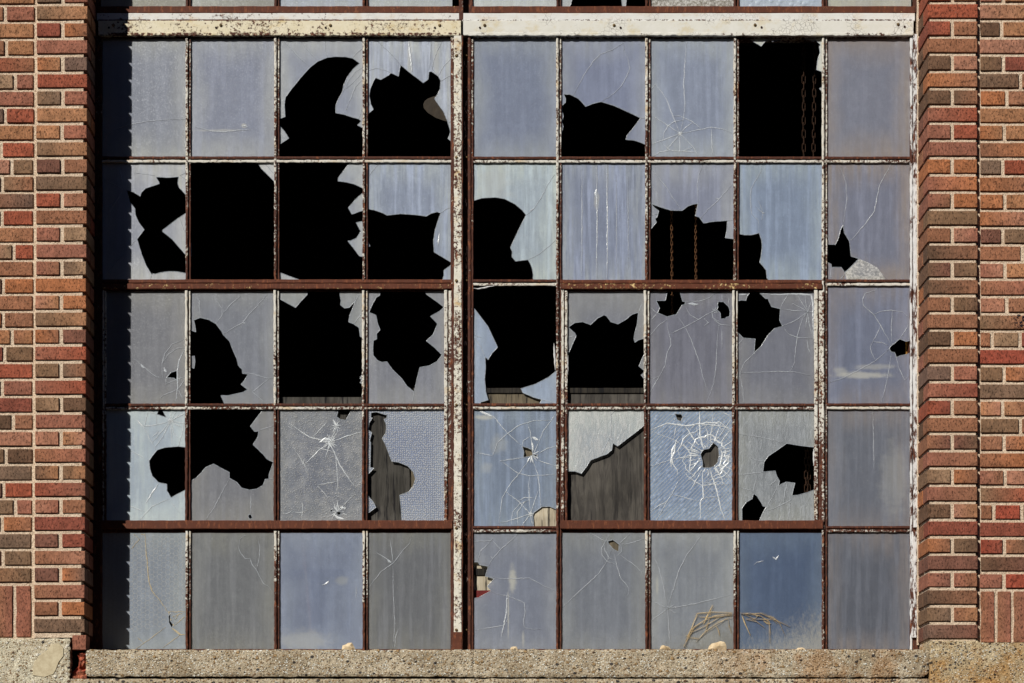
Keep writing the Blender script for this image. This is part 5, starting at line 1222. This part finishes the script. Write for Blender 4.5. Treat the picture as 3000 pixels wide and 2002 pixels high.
stone([(2332, 1904), (2338, 1898), (2350, 1897), (2358, 1900), (2362, 1904), (2348, 1908)], 0.02, 'flat pale flake on the sill under the dark blue pane', 5, 0.012)

# ------------------------------------------------------------------ dry grass
GRASS = flat_mat('dry grass', (226, 204, 160), (204, 180, 136), 60, 0.8)
def grass(blades, label, wide=2.2):
    mb = MB(); rr = random.Random(2)
    for w, pts in blades:
        for rept in range(3):
          q = [(a_ + rr.uniform(-3.5, 3.5) * (rept > 0), b_ + rr.uniform(-3.5, 3.5) * (rept > 0)) for a_, b_ in Z(E3, pts)]; n = len(q)
          sm = []
          for i in range(n - 1):
            for t in (0, 0.25, 0.5, 0.75): sm.append((q[i][0] + (q[i + 1][0] - q[i][0]) * t, q[i][1] + (q[i + 1][1] - q[i][1]) * t))
          sm.append(q[-1])
          mb.ribbon(sm, w * wide * (1 if rept == 0 else 0.5), G - 0.0035 - rr.uniform(0, 0.003), True, 0.0012)
    return tag(mb.build('dry_grass', GRASS), label, 'grass tuft', 'tufts of dry grass at the glass')
grass([(1.3, [(500,1225),(560,1080),(600,980),(632,900),(760,887),(880,888),(965,895)]), (1.5, [(500,1215),(600,1030),(690,970),(800,925),(965,900)]), (1.0, [(520,1120),(600,1070),(700,1020),(850,935),(965,905)]), (2.2, [(690,1000),(720,930),(780,820)]),
       (1.4, [(625,1165),(700,1080),(830,990),(900,960),(965,940)]), (1.0, [(555,1135),(650,1145)]), (1.4, [(805,1015),(830,1060),(848,1120)]), (0.9, [(925,960),(940,1030),(960,1100)]), (1.0, [(640,935),(760,940),(965,915)]), (1.2, [(515,1160),(570,1060),(640,1000)]), (1.0, [(700,1080),(720,1040),(760,900)])],
      'dry grass tuft arching left of the muntin, behind the largest stone', 0.95)
grass([(1.4, [(1040,895),(1150,905),(1240,930),(1320,980),(1325,1080),(1320,1180)]), (2.4, [(1055,920),(1085,1000),(1140,1110)]), (1.2, [(1045,905),(1240,900),(1360,945),(1420,1000),(1470,1110)]), (0.9, [(1060,905),(1180,950),(1230,905)]), (1.0, [(1090,955),(1190,975),(1280,1040)]),
       (1.8, [(1260,970),(1300,1000),(1335,1000)]), (0.9, [(1240,905),(1370,960),(1520,1030)]), (1.0, [(1100,950),(1210,955),(1350,960),(1400,1000)])],
      'dry grass tuft drooping right of the muntin over the dark blue pane', 0.9)

# bent wire sticking out of the right jamb
mb = MB(); pts = [(2660, 238), (2668, 230), (2676, 226), (2684, 218), (2688, 205), (2686, 198)]
wv = []
for i, (x, y) in enumerate(pts):
    X, Y, Zz = P(x, y, G - 0.03); wv.append([mb.vert((X + 0.001 * math.cos(q * 1.57), Y + 0.001 * math.sin(q * 1.57), Zz + 0.001 * math.cos(q * 1.57))) for q in range(4)])
for A, B in zip(wv, wv[1:]):
    for q in range(4): mb.face((A[q], A[(q + 1) % 4], B[(q + 1) % 4], B[q]))
tag(mb.build('bent_wire', CRACK), 'short bent wire poking from the white jamb near the top right', 'wire')
print('objects', len(C.objects))
